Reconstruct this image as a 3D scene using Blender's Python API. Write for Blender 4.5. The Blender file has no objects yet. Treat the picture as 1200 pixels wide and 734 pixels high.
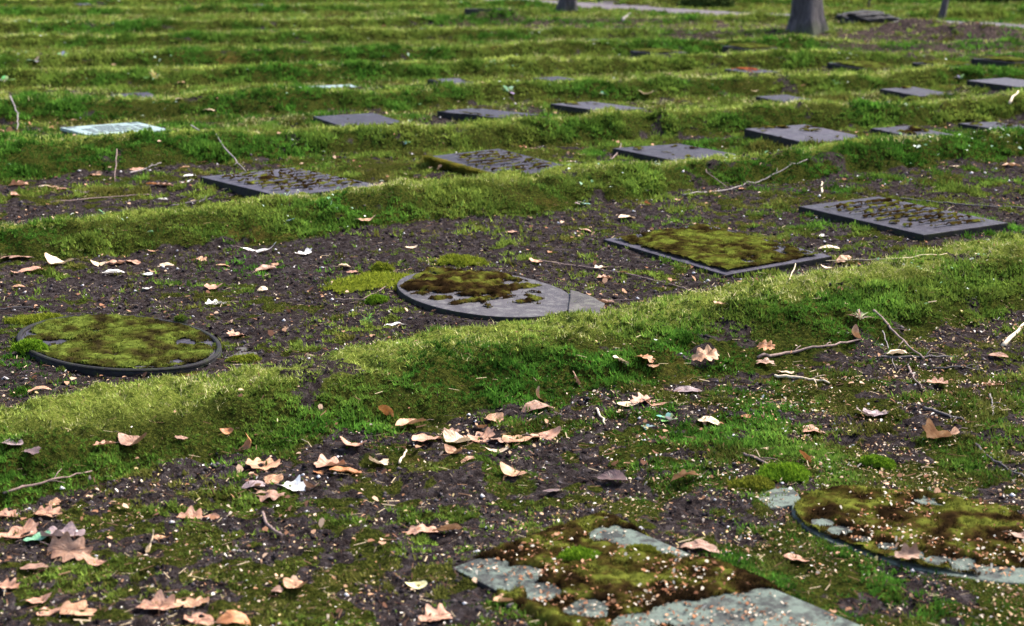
import bpy, bmesh, math, random, time
T0 = time.time()
import numpy as np
from mathutils import Vector, Matrix

random.seed(7)
rng = np.random.default_rng(11)
SC = bpy.context.scene
COL = SC.collection

# ------------------------------------------------------------------ camera model
F, YH, H = 1750.0, -80.0, 1.30
TH = math.atan((367 - YH) / F)
CT, ST = math.cos(TH), math.sin(TH)

def ray(px, py):
    dx = (px - 600) / F; dy = -(py - 367) / F
    return dx, CT + dy * ST, -ST + dy * CT

def un(px, py, z=0.0):
    dx, vy, vz = ray(px, py)
    t = (z - H) / vz
    return dx * t, vy * t

# ------------------------------------------------------------------ noise
def _h(ix, iy, s):
    n = (ix.astype(np.int64) * 374761393 + iy.astype(np.int64) * 668265263 + s * 974634777) & 0xFFFFFFFF
    n = ((n ^ (n >> 13)) * 1274126177) & 0xFFFFFFFF
    n = (n ^ (n >> 16)) & 0xFFFFFFFF
    return n / 4294967295.0

def vn(x, y, s=0):
    x = np.asarray(x, float); y = np.asarray(y, float)
    ix = np.floor(x); iy = np.floor(y)
    fx = x - ix; fy = y - iy
    fx = fx * fx * (3 - 2 * fx); fy = fy * fy * (3 - 2 * fy)
    a = _h(ix, iy, s); b = _h(ix + 1, iy, s); c = _h(ix, iy + 1, s); d = _h(ix + 1, iy + 1, s)
    return (a + (b - a) * fx) * (1 - fy) + (c + (d - c) * fx) * fy

def fbm(x, y, s=0, o=4, g=0.5):
    t = 0; a = 1; n = 0
    c, si = 0.8, 0.6
    for i in range(o):
        t = t + a * vn(x, y, s + i * 17); n += a; a *= g
        x, y = (c * x - si * y) * 2.03 + 3.1, (si * x + c * y) * 2.03 + 7.7
    return t / n

def ss(a, b, x):
    t = np.clip((x - a) / (b - a), 0, 1)
    return t * t * (3 - 2 * t)

# ------------------------------------------------------------------ terraces
# crest / foot of each grassy bank (as seen at x = 0, 300, 600, 900, 1200)
RH = 1.0
RID = [
    ((488, 433, 382, 337, 280), (598, 528, 480, 428, 372), .088),
    ((262, 236, 205, 179, 155), (308, 286, 250, 213, 184), .10),
    ((164, 153, 140, 124, 113), (212, 190, 165, 150, 135), .13),
    ((115, 109, 97, 88, 79), (146, 134, 121, 108, 94), .13),
    ((82, 77, 69, 63, 57), (102, 99, 89, 79, 70), .13),
    ((62, 59, 51, 46, 42), (78, 72, 63, 56, 50), .13),
    ((43, 38, 33, 29, 26), (53, 50, 45, 38, 34), .12),
    ((27, 24, 18, 15, 11), (37, 34, 27, 23, 18), .12),
    ((11, 8, 3, 0, -4), (18, 15, 11, 7, 3), .10),
]
XS = (0, 300, 600, 900, 1200)
LINES = []
for cr, ft, hh in RID:
    c = np.array([un(x, y, hh) for x, y in zip(XS, cr)])
    f = np.array([un(x, y, 0.0) for x, y in zip(XS, ft)])
    LINES.append([c, f, hh])
last = LINES[-1]
for k in range(1, 12):
    off = 3.3 * k
    LINES.append([last[0] + [0, off], last[1] + [0, off], .10])

def lin(P, x):
    xs, ys = P[:, 0], P[:, 1]
    y = np.interp(x, xs, ys)
    s0 = .40; s1 = .36
    y = np.where(x < xs[0], ys[0] + (x - xs[0]) * s0, y)
    y = np.where(x > xs[-1], ys[-1] + (x - xs[-1]) * s1, y)
    return y

PATH = np.array([un(x, y) for x, y in ((300, -14), (520, -4), (600, 1), (700, 8), (760, 12), (830, 16), (920, 20), (1050, 26), (1200, 33), (1450, 47))])
PATH = np.vstack([[PATH[0][0] - 25, PATH[0][1] + 12], PATH, [PATH[-1][0] + 25, PATH[-1][1] - 12]])

def pathd(x, y):
    d = np.full(np.shape(x), 1e9)
    for a, b in zip(PATH[:-1], PATH[1:]):
        ab = b - a; L = (ab ** 2).sum()
        t = np.clip(((x - a[0]) * ab[0] + (y - a[1]) * ab[1]) / L, 0, 1)
        d = np.minimum(d, np.hypot(x - a[0] - t * ab[0], y - a[1] - t * ab[1]))
    return d

BARE = [(1090, 46, 1.9, 1.0), (1150, 62, 2.2, .9), (860, 36, 2.3, .9), (690, 30, 2.6, .8), (1010, 50, 1.5, .7)]
BARE = [(un(a, b)[0], un(a, b)[1], r, k) for a, b, r, k in BARE]
MND = [(un(1075, 45), .9, .38, .22), (un(1150, 48), 1.1, .38, .20), (un(1015, 26), .7, .4, .2), (un(828, 8), 1.0, .5, .25), (un(573, 14), .9, .4, .05), (un(700, 6), 1.0, .5, .10)]
MND = [(p[0], p[1], a, b, h) for p, a, b, h in MND]

def terrain(x, y, want=False):
    R_ = terrain0(x, y)
    z = settle(x, y, R_[0]) if READY else R_[0]
    return (z,) + R_[1:] if want else z

READY = False
def terrain0(x, y):
    """height, bank mask, crest mask, strip index, bare mask, path mask"""
    x = np.asarray(x, float); y = np.asarray(y, float)
    r = np.hypot(x, y)
    wig = .14 * (fbm(x * 1.1, y * .7, 5, 3) - .5) + .09 * (fbm(x * 6, y * 4, 9, 3) - .5)
    pd = pathd(x, y)
    pm = 1 - ss(.42, .62, pd + .25 * (fbm(x * 2, y * 2, 3, 3) - .5))
    pflat = ss(.5, 1.3, pd)
    shp = x.shape
    zf = np.zeros(x.size); bf = zf.copy(); cf = zf.copy(); nf = np.zeros(x.size, int)
    xf, yf_, wf = x.ravel(), y.ravel(), wig.ravel()
    for n, (c, f, hh) in enumerate(LINES):
        yc = lin(c, xf) + wf * (1 + .1 * n)
        nf += yf_ > yc
        q = np.nonzero(np.abs(yf_ - yc) < 1.7)[0]
        if len(q) == 0: continue
        xx, yy, yc = xf[q], yf_[q], yc[q]
        yf = np.minimum(lin(f, xx) + wf[q] * (1 + .1 * n) + .22 * (fbm(xx * 3.1, yy * .6 + n * 3, 13, 3) - .5), yc - .28 - .03 * n)
        d = (yy - yf) / (yc - yf)
        rise = np.sin(np.clip(d, 0, 1) * math.pi / 2) ** (1.15 if n == 0 else .8)
        back = 1 - ss(.0, .42, yy - yc)
        p = rise * back * (d > 0)
        amp = hh * (.88 + .65 * (fbm(xx * 1.6 + n * 9, yy * .8, 21, 3) - .35))
        zf[q] = np.maximum(zf[q], amp * p)
        bf[q] = np.maximum(bf[q], ss(-.12, .12, d) * (1 - ss(.05, .25, yy - yc)))
        cf[q] = np.maximum(cf[q], ss(.45 if n == 0 else .62, .95 if n == 0 else 1.0, d) * (1 - ss(.05, .3, yy - yc)))
    z = zf.reshape(shp); bank = bf.reshape(shp); crest = cf.reshape(shp); idx = nf.reshape(shp)
    z = z * pflat; bank = bank * pflat; crest = crest * pflat
    bare = np.zeros(x.shape)
    for bx, by, br, k in BARE:
        bare = np.maximum(bare, k * (1 - ss(.5, 1.0, np.hypot(x - bx, (y - by) * .8) / br + .5 * (fbm(x * 1.3, y * 1.3, 44, 3) - .5))))
    z = z * (1 - .6 * bare)
    for mx, my, a, b, h in MND:
        q = np.hypot((x - mx) / a, (y - my) / b)
        z = z + h * np.exp(-q * q * 1.6) * (.7 + .6 * fbm(x * 6, y * 6, 61, 3))
    soft = np.clip(bank * 1.0 + .25, 0, 1)
    near = 1 - ss(14, 30, r)
    z = z + (fbm(x * 1.3, y * 1.3, 31, 3) - .5) * .035
    z = z + (fbm(x * 9, y * 9, 33, 4, .6) - .5) * (.038 + .052 * bank)
    z = z + near * (.6 * (vn(x * 50, y * 50, 35) - .5) + .4 * (vn(x * 110, y * 110, 36) - .5)) * (.018 - .002 * bank)
    z = z * (1 - pm) + (.01 + .02 * fbm(x * 3, y * 3, 12, 2)) * pm
    z = z + ss(40, 300, r) * 1.0
    return z, bank, crest, idx, bare, pm

def hit(px, py, lift=0.0):
    dx, vy, vz = ray(px, py)
    t0 = (.34 - H) / vz; t1 = min(70, (-.08 - H) / vz)
    for rnd in range(3):
        tt = np.linspace(t0, t1, 140 if rnd == 0 else 24)
        g = terrain(dx * tt, vy * tt) + lift
        Z = H + vz * tt
        k = int(np.argmax(Z <= g))
        if Z[k] > g[k]: k = len(tt) - 1
        t0, t1 = tt[max(k - 1, 0)], tt[k] + 1e-6
    return Vector((dx * tt[k], vy * tt[k], g[k])), tt[k]

# ------------------------------------------------------------------ material helpers
MATS = {}
def newmat(name):
    m = bpy.data.materials.new(name); m.use_nodes = True
    nt = m.node_tree; nt.nodes.clear()
    out = nt.nodes.new('ShaderNodeOutputMaterial')
    MATS[name] = m
    return m, nt, out

def nd(nt, t, **k):
    n = nt.nodes.new(t)
    for a, b in k.items():
        if a.startswith('i_'):
            n.inputs[a[2:].replace('_', ' ')].default_value = b
        else: setattr(n, a, b)
    return n

def ramp(nt, fac, stops):
    r = nt.nodes.new('ShaderNodeValToRGB')
    e = r.color_ramp.elements
    while len(e) < len(stops): e.new(.5)
    for q, (p, c) in zip(e, stops):
        q.position = p; q.color = (*c, 1) if len(c) == 3 else c
    nt.links.new(fac, r.inputs['Fac'])
    return r.outputs['Color']

def noise(nt, vec, sc, det=4, rough=.6, dist=0):
    n = nd(nt, 'ShaderNodeTexNoise'); n.inputs['Scale'].default_value = sc
    n.inputs['Detail'].default_value = det; n.inputs['Roughness'].default_value = rough
    n.inputs['Distortion'].default_value = dist
    nt.links.new(vec, n.inputs['Vector']); return n.outputs['Fac']

def mixc(nt, f, a, b, mode='MIX'):
    m = nt.nodes.new('ShaderNodeMix'); m.data_type = 'RGBA'; m.blend_type = mode
    for s, v in ((m.inputs[0], f), (m.inputs[6], a), (m.inputs[7], b)):
        if isinstance(v, (int, float)): s.default_value = v
        elif isinstance(v, tuple): s.default_value = (*v, 1)
        else: nt.links.new(v, s)
    return m.outputs[2]

def math_(nt, op, a, b=None, clamp=False):
    m = nt.nodes.new('ShaderNodeMath'); m.operation = op; m.use_clamp = clamp
    for s, v in zip(m.inputs, (a, b)):
        if v is None: continue
        if isinstance(v, (int, float)): s.default_value = v
        else: nt.links.new(v, s)
    return m.outputs[0]

def pbr(nt, out, color, rough=.8, bump=None, bstr=.5, bdist=.01, spec=.5):
    p = nt.nodes.new('ShaderNodeBsdfPrincipled')
    for s, v in ((p.inputs['Base Color'], color), (p.inputs['Roughness'], rough), (p.inputs['Specular IOR Level'], spec)):
        if isinstance(v, (int, float)): s.default_value = v
        elif isinstance(v, tuple): s.default_value = (*v, 1)
        else: nt.links.new(v, s)
    if bump is not None:
        b = nt.nodes.new('ShaderNodeBump'); b.inputs['Strength'].default_value = bstr; b.inputs['Distance'].default_value = bdist
        nt.links.new(bump, b.inputs['Height']); nt.links.new(b.outputs[0], p.inputs['Normal'])
    nt.links.new(p.outputs[0], out.inputs['Surface'])
    return p

def attr(nt, n, fac=False):
    a = nd(nt, 'ShaderNodeAttribute', attribute_name=n)
    return a.outputs['Fac'] if fac else a.outputs['Color']

# ground
m, nt, out = newmat('ground_soil_and_moss')
pos = nd(nt, 'ShaderNodeNewGeometry').outputs['Position']
msk = attr(nt, 'veg', True); cre = attr(nt, 'crest', True); pth = attr(nt, 'path', True); bre = attr(nt, 'bare', True)
n1 = noise(nt, pos, 260, 3, .7); n2 = noise(nt, pos, 38, 5, .65); n3 = noise(nt, pos, 3.0, 4, .6); n4 = noise(nt, pos, 110, 4, .7)
soil = ramp(nt, n2, [(.30, (.004, .003, .004)), (.48, (.020, .0165, .0172)), (.64, (.055, .046, .048)), (.8, (.12, .10, .098))])
soil = mixc(nt, math_(nt, 'MULTIPLY', n3, .35), soil, (.045, .030, .024))
grit = ramp(nt, n1, [(.62, (0, 0, 0)), (.72, (1, 1, 1))])
soil = mixc(nt, math_(nt, 'MULTIPLY', grit, .35), soil, (.26, .22, .20))
mg = ramp(nt, n4, [(.30, (.008, .009, .003)), (.5, (.024, .030, .006)), (.70, (.075, .078, .014))])
mg2 = ramp(nt, n4, [(.25, (.03, .045, .008)), (.5, (.10, .125, .02)), (.75, (.22, .225, .06))])
mcol = mixc(nt, cre, mg, mg2)
rust = ramp(nt, noise(nt, pos, 1.3, 4, .65), [(.60, (0, 0, 0)), (.72, (1, 1, 1))])
mcol = mixc(nt, math_(nt, 'MULTIPLY', rust, .45), mcol, (.13, .075, .022))
mm = math_(nt, 'ADD', msk, math_(nt, 'MULTIPLY', math_(nt, 'SUBTRACT', n2, .5), .9))
mm = ramp(nt, mm, [(.42, (0, 0, 0)), (.58, (1, 1, 1))])
c = mixc(nt, mm, soil, mcol)
lit = ramp(nt, n2, [(.36, (.012, .009, .009)), (.5, (.045, .033, .030)), (.75, (.17, .115, .085))])
c = mixc(nt, math_(nt, 'MULTIPLY', bre, .7), c, lit)
gr = ramp(nt, n1, [(.3, (.09, .08, .09)), (.7, (.18, .16, .17))])
c = mixc(nt, pth, c, gr)
hgt = math_(nt, 'ADD', math_(nt, 'MULTIPLY', n1, .35), n4)
pbr(nt, out, c, ramp(nt, n2, [(.3, (.55,) * 3), (.7, (.9,) * 3)]), hgt, 1.0, .02, .0)

# foliage (colour carried by each shoot)
def foliage_mat(name, tr=.3, rough=.6):
    m, nt, out = newmat(name)
    c = attr(nt, 'Col')
    p = nt.nodes.new('ShaderNodeBsdfPrincipled'); p.inputs['Roughness'].default_value = rough
    p.inputs['Specular IOR Level'].default_value = 0
    nt.links.new(c, p.inputs['Base Color'])
    if tr:
        t = nt.nodes.new('ShaderNodeBsdfTranslucent'); nt.links.new(c, t.inputs['Color'])
        x = nt.nodes.new('ShaderNodeMixShader'); x.inputs[0].default_value = tr
        nt.links.new(p.outputs[0], x.inputs[1]); nt.links.new(t.outputs[0], x.inputs[2])
        nt.links.new(x.outputs[0], out.inputs['Surface'])
    else: nt.links.new(p.outputs[0], out.inputs['Surface'])
    return m
M_MOSS = foliage_mat('moss_shoots', .3)
M_GRASS = foliage_mat('grass_blades', .3, .5)
M_CHIP = foliage_mat('bud_scales', .2, .6)
M_CRUMB = foliage_mat('soil_crumbs', 0, .75)

def stone_mat(name, lo, hi, lichen=None, lam=.5, rough=(.35, .6), thr=(.5, .6)):
    m, nt, out = newmat(name)
    tc = nd(nt, 'ShaderNodeTexCoord').outputs['Object']
    a = noise(nt, tc, 9, 6, .65, .4); b = noise(nt, tc, 240, 3, .7); d = noise(nt, tc, 26, 5, .7)
    c = ramp(nt, a, [(.3, lo), (.7, hi)])
    sp = ramp(nt, b, [(.55, (0, 0, 0)), (.75, (1, 1, 1))])
    c = mixc(nt, math_(nt, 'MULTIPLY', sp, .35), c, tuple(min(1, v * 2.2) for v in hi))
    if lichen:
        l = ramp(nt, d, [(thr[0], (0, 0, 0)), (thr[1], (1, 1, 1))])
        c = mixc(nt, math_(nt, 'MULTIPLY', l, lam), c, lichen)
    r = ramp(nt, a, [(.3, (rough[0],) * 3), (.7, (rough[1],) * 3)])
    pbr(nt, out, c, r, math_(nt, 'ADD', b, math_(nt, 'MULTIPLY', d, 2)), .45, .004, .07)
    return m
M_ST = stone_mat('dark_bluestone', (.010, .009, .013), (.030, .0265, .038), (.075, .070, .082), .35, (.5, .75))
M_ST2 = stone_mat('grey_bluestone', (.018, .016, .022), (.046, .041, .056), (.09, .083, .092), .4, (.5, .75))
M_MID = stone_mat('worn_grey_stone', (.026, .023, .027), (.066, .060, .066), (.12, .115, .11), .5, (.6, .8))
M_BASE = stone_mat('gritty_concrete', (.030, .027, .028), (.085, .076, .075), (.13, .13, .10), .4, (.7, .9))
M_LICH = stone_mat('lichen_covered_stone', (.018, .019, .019), (.055, .057, .052), (.105, .130, .108), .8, (.7, .9), (.42, .56))
M_PALE = stone_mat('pale_green_stone', (.14, .185, .18), (.21, .265, .255), (.12, .16, .13), .4, (.4, .6))
M_INK = stone_mat('dark_engraving', (.04, .05, .05), (.07, .08, .08))
M_EDGE = stone_mat('dark_stone_side_shade', (.008, .007, .008), (.022, .020, .021), (.03, .04, .012), .4, (.6, .85))  # slab side shade put into the colour, with greenish stain; also rim and pebble

def leaf_mat(name, base, dark, light):
    m, nt, out = newmat(name)
    uv = nd(nt, 'ShaderNodeTexCoord').outputs['Object']
    a = noise(nt, uv, 45, 5, .65); b = noise(nt, uv, 220, 3, .6)
    c = ramp(nt, a, [(.3, dark), (.52, base), (.75, light)])
    v = attr(nt, 'vein', True)
    c = mixc(nt, math_(nt, 'MULTIPLY', v, .35), c, tuple(x * .55 for x in base))
    p = pbr(nt, out, c, .55, math_(nt, 'ADD', b, math_(nt, 'MULTIPLY', v, 2.0)), .5, .0015, .45)
    t = nt.nodes.new('ShaderNodeBsdfTranslucent'); nt.links.new(c, t.inputs['Color'])
    x = nt.nodes.new('ShaderNodeMixShader'); x.inputs[0].default_value = .15
    nt.links.new(p.outputs[0], x.inputs[1]); nt.links.new(t.outputs[0], x.inputs[2]); nt.links.new(x.outputs[0], out.inputs['Surface'])
    return m
LM = {
    'pink': leaf_mat('pinkish_tan_leaf', (.37, .180, .105), (.17, .075, .042), (.50, .30, .20)),
    'tan': leaf_mat('tan_leaf', (.37, .19, .095), (.18, .075, .036), (.54, .33, .19)),
    'brown': leaf_mat('brown_leaf', (.24, .125, .075), (.12, .055, .035), (.36, .22, .15)),
    'rust': leaf_mat('rusty_leaf', (.34, .13, .04), (.18, .06, .02), (.48, .24, .10)),
    'dark': leaf_mat('dark_maroon_leaf', (.10, .055, .05), (.05, .028, .028), (.18, .10, .09)),
    'mauve': leaf_mat('mauve_grey_leaf', (.22, .15, .145), (.12, .08, .08), (.34, .25, .24)),
    'cream': leaf_mat('cream_leaf', (.60, .44, .28), (.40, .25, .13), (.76, .62, .46)),
    'white': leaf_mat('bleached_leaf', (.72, .66, .60), (.50, .42, .36), (.85, .82, .78)),
    'yellow': leaf_mat('yellow_leaf', (.68, .62, .30), (.5, .42, .16), (.78, .74, .45)),
    'green': leaf_mat('green_leaf', (.12, .30, .16), (.06, .18, .08), (.25, .42, .28)),
}
def wood_mat(name, lo, hi, sc=60, bd=.004, bs=.6):
    m, nt, out = newmat(name)
    tc = nd(nt, 'ShaderNodeTexCoord').outputs['Object']
    a = noise(nt, tc, sc, 5, .7, .5)
    pbr(nt, out, ramp(nt, a, [(.3, lo), (.7, hi)]), .8, a, bs, bd)
    return m
M_TW = {'brown': wood_mat('brown_twig_bark', (.08, .045, .035), (.20, .13, .11)),
        'grey': wood_mat('grey_twig_bark', (.10, .08, .075), (.23, .19, .175)),
        'dark': wood_mat('dark_wet_bark', (.018, .014, .015), (.06, .045, .045)),
        'pale': wood_mat('pale_bare_wood', (.38, .28, .18), (.60, .48, .34)),
        'straw': wood_mat('straw_stalk', (.35, .27, .15), (.55, .45, .28))}
# trunk bark: ridged along the stem
m, nt, out = newmat('furrowed_tree_bark')
tc = nd(nt, 'ShaderNodeTexCoord').outputs['Object']
mp = nd(nt, 'ShaderNodeMapping'); mp.inputs['Scale'].default_value = (7, 7, .9); nt.links.new(tc, mp.inputs['Vector'])
a = noise(nt, mp.outputs[0], 2.2, 6, .7, .6); b = noise(nt, tc, 1.6, 4, .6)
c = ramp(nt, a, [(.32, (.008, .006, .007)), (.5, (.040, .032, .034)), (.7, (.10, .083, .085))])
sep = nd(nt, 'ShaderNodeSeparateXYZ'); nt.links.new(tc, sep.inputs[0])
low = math_(nt, 'ADD', math_(nt, 'MULTIPLY', sep.outputs[2], -1.1), math_(nt, 'ADD', .15, b), True)
c = mixc(nt, ramp(nt, low, [(.55, (0, 0, 0)), (.85, (1, 1, 1))]), c, (.035, .045, .012))
pbr(nt, out, c, .9, a, 1.0, .05)
M_BARK = m

# ------------------------------------------------------------------ mesh helpers
def link(name, me, mat, parent=None, smooth=False):
    o = bpy.data.objects.new(name, me); COL.objects.link(o)
    if mat: me.materials.append(mat)
    if smooth:
        me.polygons.foreach_set('use_smooth', np.ones(len(me.polygons), bool))
    if parent is not None: o.parent = parent
    return o

def tag(o, label=None, cat=None, group=None, kind=None):
    if label: o['label'] = label
    if cat: o['category'] = cat
    if group: o['group'] = group
    if kind: o['kind'] = kind
    return o

def empty(name, loc, rz=0, rx=0, ry=0):
    o = bpy.data.objects.new(name, None); COL.objects.link(o)
    o.empty_display_size = .1
    o.location = loc; o.rotation_euler = (rx, ry, rz); return o

def npmesh(name, V, Fc, colors=None, cname='Col'):
    """V (n,3), Fc (m,k) with constant k"""
    me = bpy.data.meshes.new(name)
    n, (mf, k) = len(V), Fc.shape
    me.vertices.add(n); me.vertices.foreach_set('co', np.ascontiguousarray(V, np.float32).ravel())
    me.loops.add(mf * k); me.loops.foreach_set('vertex_index', np.ascontiguousarray(Fc, np.int32).ravel())
    me.polygons.add(mf); me.polygons.foreach_set('loop_start', np.arange(0, mf * k, k, dtype=np.int32))
    me.update(calc_edges=True)
    if colors is not None:
        a = me.attributes.new(cname, 'FLOAT_COLOR', 'POINT')
        cc = np.ones((n, 4), np.float32); cc[:, :3] = colors
        a.data.foreach_set('color', cc.ravel())
    return me

def tube_data(pts, rad, seg=6):
    V = []; Fa = []
    P = [Vector(p) for p in pts]
    for i, p in enumerate(P):
        t = (P[min(i + 1, len(P) - 1)] - P[max(i - 1, 0)]).normalized()
        up = Vector((0, 0, 1)) if abs(t.z) < .9 else Vector((1, 0, 0))
        a = t.cross(up).normalized(); b = t.cross(a)
        r = rad[i] if hasattr(rad, '__len__') else rad
        for k in range(seg):
            q = 2 * math.pi * k / seg
            V.append(p + a * (math.cos(q) * r) + b * (math.sin(q) * r))
    for i in range(len(P) - 1):
        for k in range(seg):
            k2 = (k + 1) % seg
            Fa.append((i * seg + k, i * seg + k2, (i + 1) * seg + k2, (i + 1) * seg + k))
    Fa.append(tuple(range(seg - 1, -1, -1))); Fa.append(tuple(range((len(P) - 1) * seg, len(P) * seg)))
    return V, Fa

def merge_data(L):
    V = []; Fa = []
    for v, f in L:
        o = len(V); V += list(v); Fa += [tuple(i + o for i in q) for q in f]
    return V, Fa

def pymesh(name, V, Fa):
    me = bpy.data.meshes.new(name); me.from_pydata([tuple(v) for v in V], [], Fa); me.update(); return me

# ------------------------------------------------------------------ gravestones (footprints known before vegetation)
LA, LB = math.radians(-66), math.radians(24)   # direction of the long and short edge of the stones
SLABS = []   # dict(x,y,L,S,rot,top)
def fit(corners, top):
    P = [np.array(un(x, y, top)) for x, y in corners]
    c = sum(P) / 4
    l = ((P[1] - P[0]) + (P[2] - P[3])) / 2; s = ((P[3] - P[0]) + (P[2] - P[1])) / 2
    al = math.atan2(l[1], l[0]); as_ = math.atan2(s[1], s[0])
    rot = (al + as_ - math.pi / 2) / 2          # u axis angle
    return c, rot, np.hypot(*l), np.hypot(*s)

def slab_def(kind, label, corners=None, c=None, w=None, top=.055, L=None, S=None, rot=None, **k):
    if k.get('ax'):
        a, b = [np.array(un(*q, top)) for q in k.pop('ax')]
        ctr = (a + b) / 2; L = float(np.hypot(*(b - a))); rot = math.atan2(*(b - a)[::-1])
    elif corners:
        ctr, r, l, s = fit(corners, top)
        rot = r if rot is None else rot; L = L or l; S = S or s
    else:
        ctr = np.array(un(c[0], c[1], top)); rot = LA if rot is None else rot
        ppm = (c[1] - YH) / (H - top)
        full = (.74 * abs(math.cos(rot)) + .5 * abs(math.sin(rot))) * ppm
        f = min(1.0, max(.35, w / full)) if w else 1
        L = L or .74 * f; S = S or .5 * f
    top = top * (1.0 if math.hypot(*ctr) < 9 else 1.15)
    d = dict(kind=kind, label=label, x=ctr[0], y=ctr[1], L=L, S=S, rot=rot, top=top, **k)
    SLABS.append(d); return d

def local(d, x, y):
    c, s = math.cos(d['rot']), math.sin(d['rot'])
    dx, dy = x - d['x'], y - d['y']
    return dx * c + dy * s, -dx * s + dy * c

slab_def('rect', 'dark raised gravestone with rows of brown moss, on the left behind the second bank', [(236, 207), (328, 233), (446, 219), (345, 195)], moss='letters', amt=.66, top=.06)
slab_def('rect', 'grey gravestone with thick green moss hanging over its front edge', [(498, 183), (592, 208), (668, 195), (590, 178)], moss='letters', amt=.62, top=.055, edge_moss=True)
slab_def('rect', 'dark gravestone spotted with brown moss, right of the one with the mossy edge', [(718, 172), (800, 189), (882, 181), (796, 165)], moss='spots', amt=.40, top=.048)
slab_def('rect', 'tilted dark gravestone with a few yellow moss dots and a mossy shaded side', [(875, 155), (945, 171), (1017, 165), (945, 150)], moss='dots', amt=.3, top=.08)
slab_def('rect', 'half sunken gravestone with two brown moss blotches, between two larger dark stones', c=(1069, 156), w=88, moss='spots', amt=.42, top=.04)
slab_def('rect', 'gravestone at the right edge with two long dark moss stripes', c=(1172, 147), w=86, moss='spots', amt=.40, top=.05)
slab_def('plaque', 'pale green gravestone with dark engraved lines on its raised face', [(65, 152), (112, 164), (200, 155), (163, 147)], top=.075)
slab_def('rect', 'plain dark gravestone on the far side of the third bank, left of centre', c=(420, 143), w=120, moss='dots', amt=.12, top=.05)
slab_def('rect', 'dark gravestone with moss in its left corner, beside the bright green bank', [(512, 131), (588, 142), (630, 136), (558, 127)], moss='edge', amt=.4, top=.055)
slab_def('rect', 'dark gravestone with scattered moss spots, below the large cream leaf', [(652, 122), (705, 134), (752, 128), (694, 119)], moss='spots', amt=.3, top=.065)
slab_def('rect', 'narrow bare bluish gravestone sunk in grass above the tilted dark stone', c=(921, 117), w=66, moss=None, top=.035)
slab_def('rect', 'light grey gravestone with square moss marks, behind the half sunken one', c=(1074, 109), w=78, moss='spots', amt=.34, top=.06)
slab_def('rect', 'thick grey gravestone cut by the right edge, on the fourth strip', c=(1186, 98), w=92, moss=None, top=.075)
slab_def('rect', 'black flat gravestone behind the third bank, above the pale green stone', c=(157, 112), w=74, moss='dots', amt=.3, top=.04)
slab_def('rect', 'thin light turquoise gravestone nearly hidden behind grass', c=(383, 101), w=66, moss=None, mat='pale', top=.02, L=.2, S=.5)
slab_def('rect', 'dark sunken gravestone with ragged mossy border, above the stone with moss in its left corner', c=(530, 98), w=62, moss='edge', amt=.4, top=.04)
slab_def('rect', 'small bluish gravestone in the grass above the spotted stone', c=(650, 93), w=52, moss='dots', amt=.2, top=.035)
slab_def('rect', 'sunken gravestone with rusty red moss on its right half', c=(880, 85), w=60, moss='full', amt=.5, top=.035, pal='rust')
slab_def('rect', 'dark block gravestone capped with brown moss, in front of the slim trunk', c=(772, 63), w=66, moss='full', amt=.72, top=.12)
slab_def('rect', 'thick raised gravestone with moss filled top, in front of the big trunk', c=(882, 58), w=68, moss='full', amt=.8, top=.13)
slab_def('rect', 'low gravestone under a brown moss mat, behind the bank with the light grey stone', c=(1015, 78), w=84, moss='full', amt=.75, top=.06)
slab_def('rect', 'long thin stone topped with olive moss, beside the bare soil on the right', c=(1108, 76), w=70, moss='full', amt=.9, top=.05)
slab_def('rect', 'thick stone topped with olive moss, cut by the right edge near the bare soil', c=(1182, 74), w=76, moss='full', amt=.9, top=.10)
slab_def('rect', 'distant dark gravestone with light spots on the far left, higher of two', c=(195, 41), w=48, moss='dots', amt=.35, top=.07)
slab_def('rect', 'distant narrow bluish gravestone on the far left, lower of two', c=(178, 62), w=54, moss=None, top=.05)
slab_def('rect', 'tiny dark stone edge showing on the left, right of the two distant stones', c=(296, 80), w=30, moss='dots', amt=.4, top=.04)
slab_def('rect', 'low dark gravestone right behind the bank, left of the moss capped block', c=(705, 48), w=34, moss='edge', amt=.5, top=.09)
slab_def('rect', 'tiny bluish stone showing in grass below the low dark gravestone', c=(670, 72), w=24, moss=None, top=.04)
slab_def('rect', 'pale weedy gravestone in the grass left of centre, above the thin turquoise stone', c=(447, 77), w=46, moss='dots', amt=.5, top=.04, mat='grey')
slab_def('rect', 'bluish grey distant gravestone left of centre, above the pale weedy one', c=(407, 36), w=42, moss='dots', amt=.2, top=.06, mat='grey')
slab_def('rect', 'small dark distant gravestone, right of the bluish grey one', c=(505, 35), w=32, moss='dots', amt=.3, top=.06)
slab_def('rect', 'long distant block covered in dark green moss, left of the slim trunk', c=(572, 14), w=58, moss='full', amt=.95, top=.16, pal='green')
slab_def('rect', 'pale distant stone near the top edge, leftmost of three in a row', c=(299, 7), w=34, moss=None, top=.06, mat='grey')
slab_def('rect', 'pale distant stone near the top edge, middle of three in a row', c=(356, 7), w=30, moss=None, top=.06, mat='grey')
slab_def('rect', 'pale distant stone near the top edge, rightmost of three in a row', c=(402, 6), w=30, moss=None, top=.06, mat='grey')
slab_def('rect', 'faint pale stone in the far grass near the top left corner', c=(97, 6), w=26, moss=None, top=.05, mat='grey')
slab_def('frame', 'large gravestone overgrown with brown and green moss with a dark edge', [(700, 281), (856, 322), (974, 304), (828, 266)], moss='full', amt=.66, top=.020, berm=False, pal='mix')
slab_def('rect', 'dark slate gravestone with rows of brown moss tufts, nearest on the right', [(932, 243), (1083, 276), (1186, 262), (1028, 233)], moss='letters', amt=.68, top=.042, berm=False)
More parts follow.
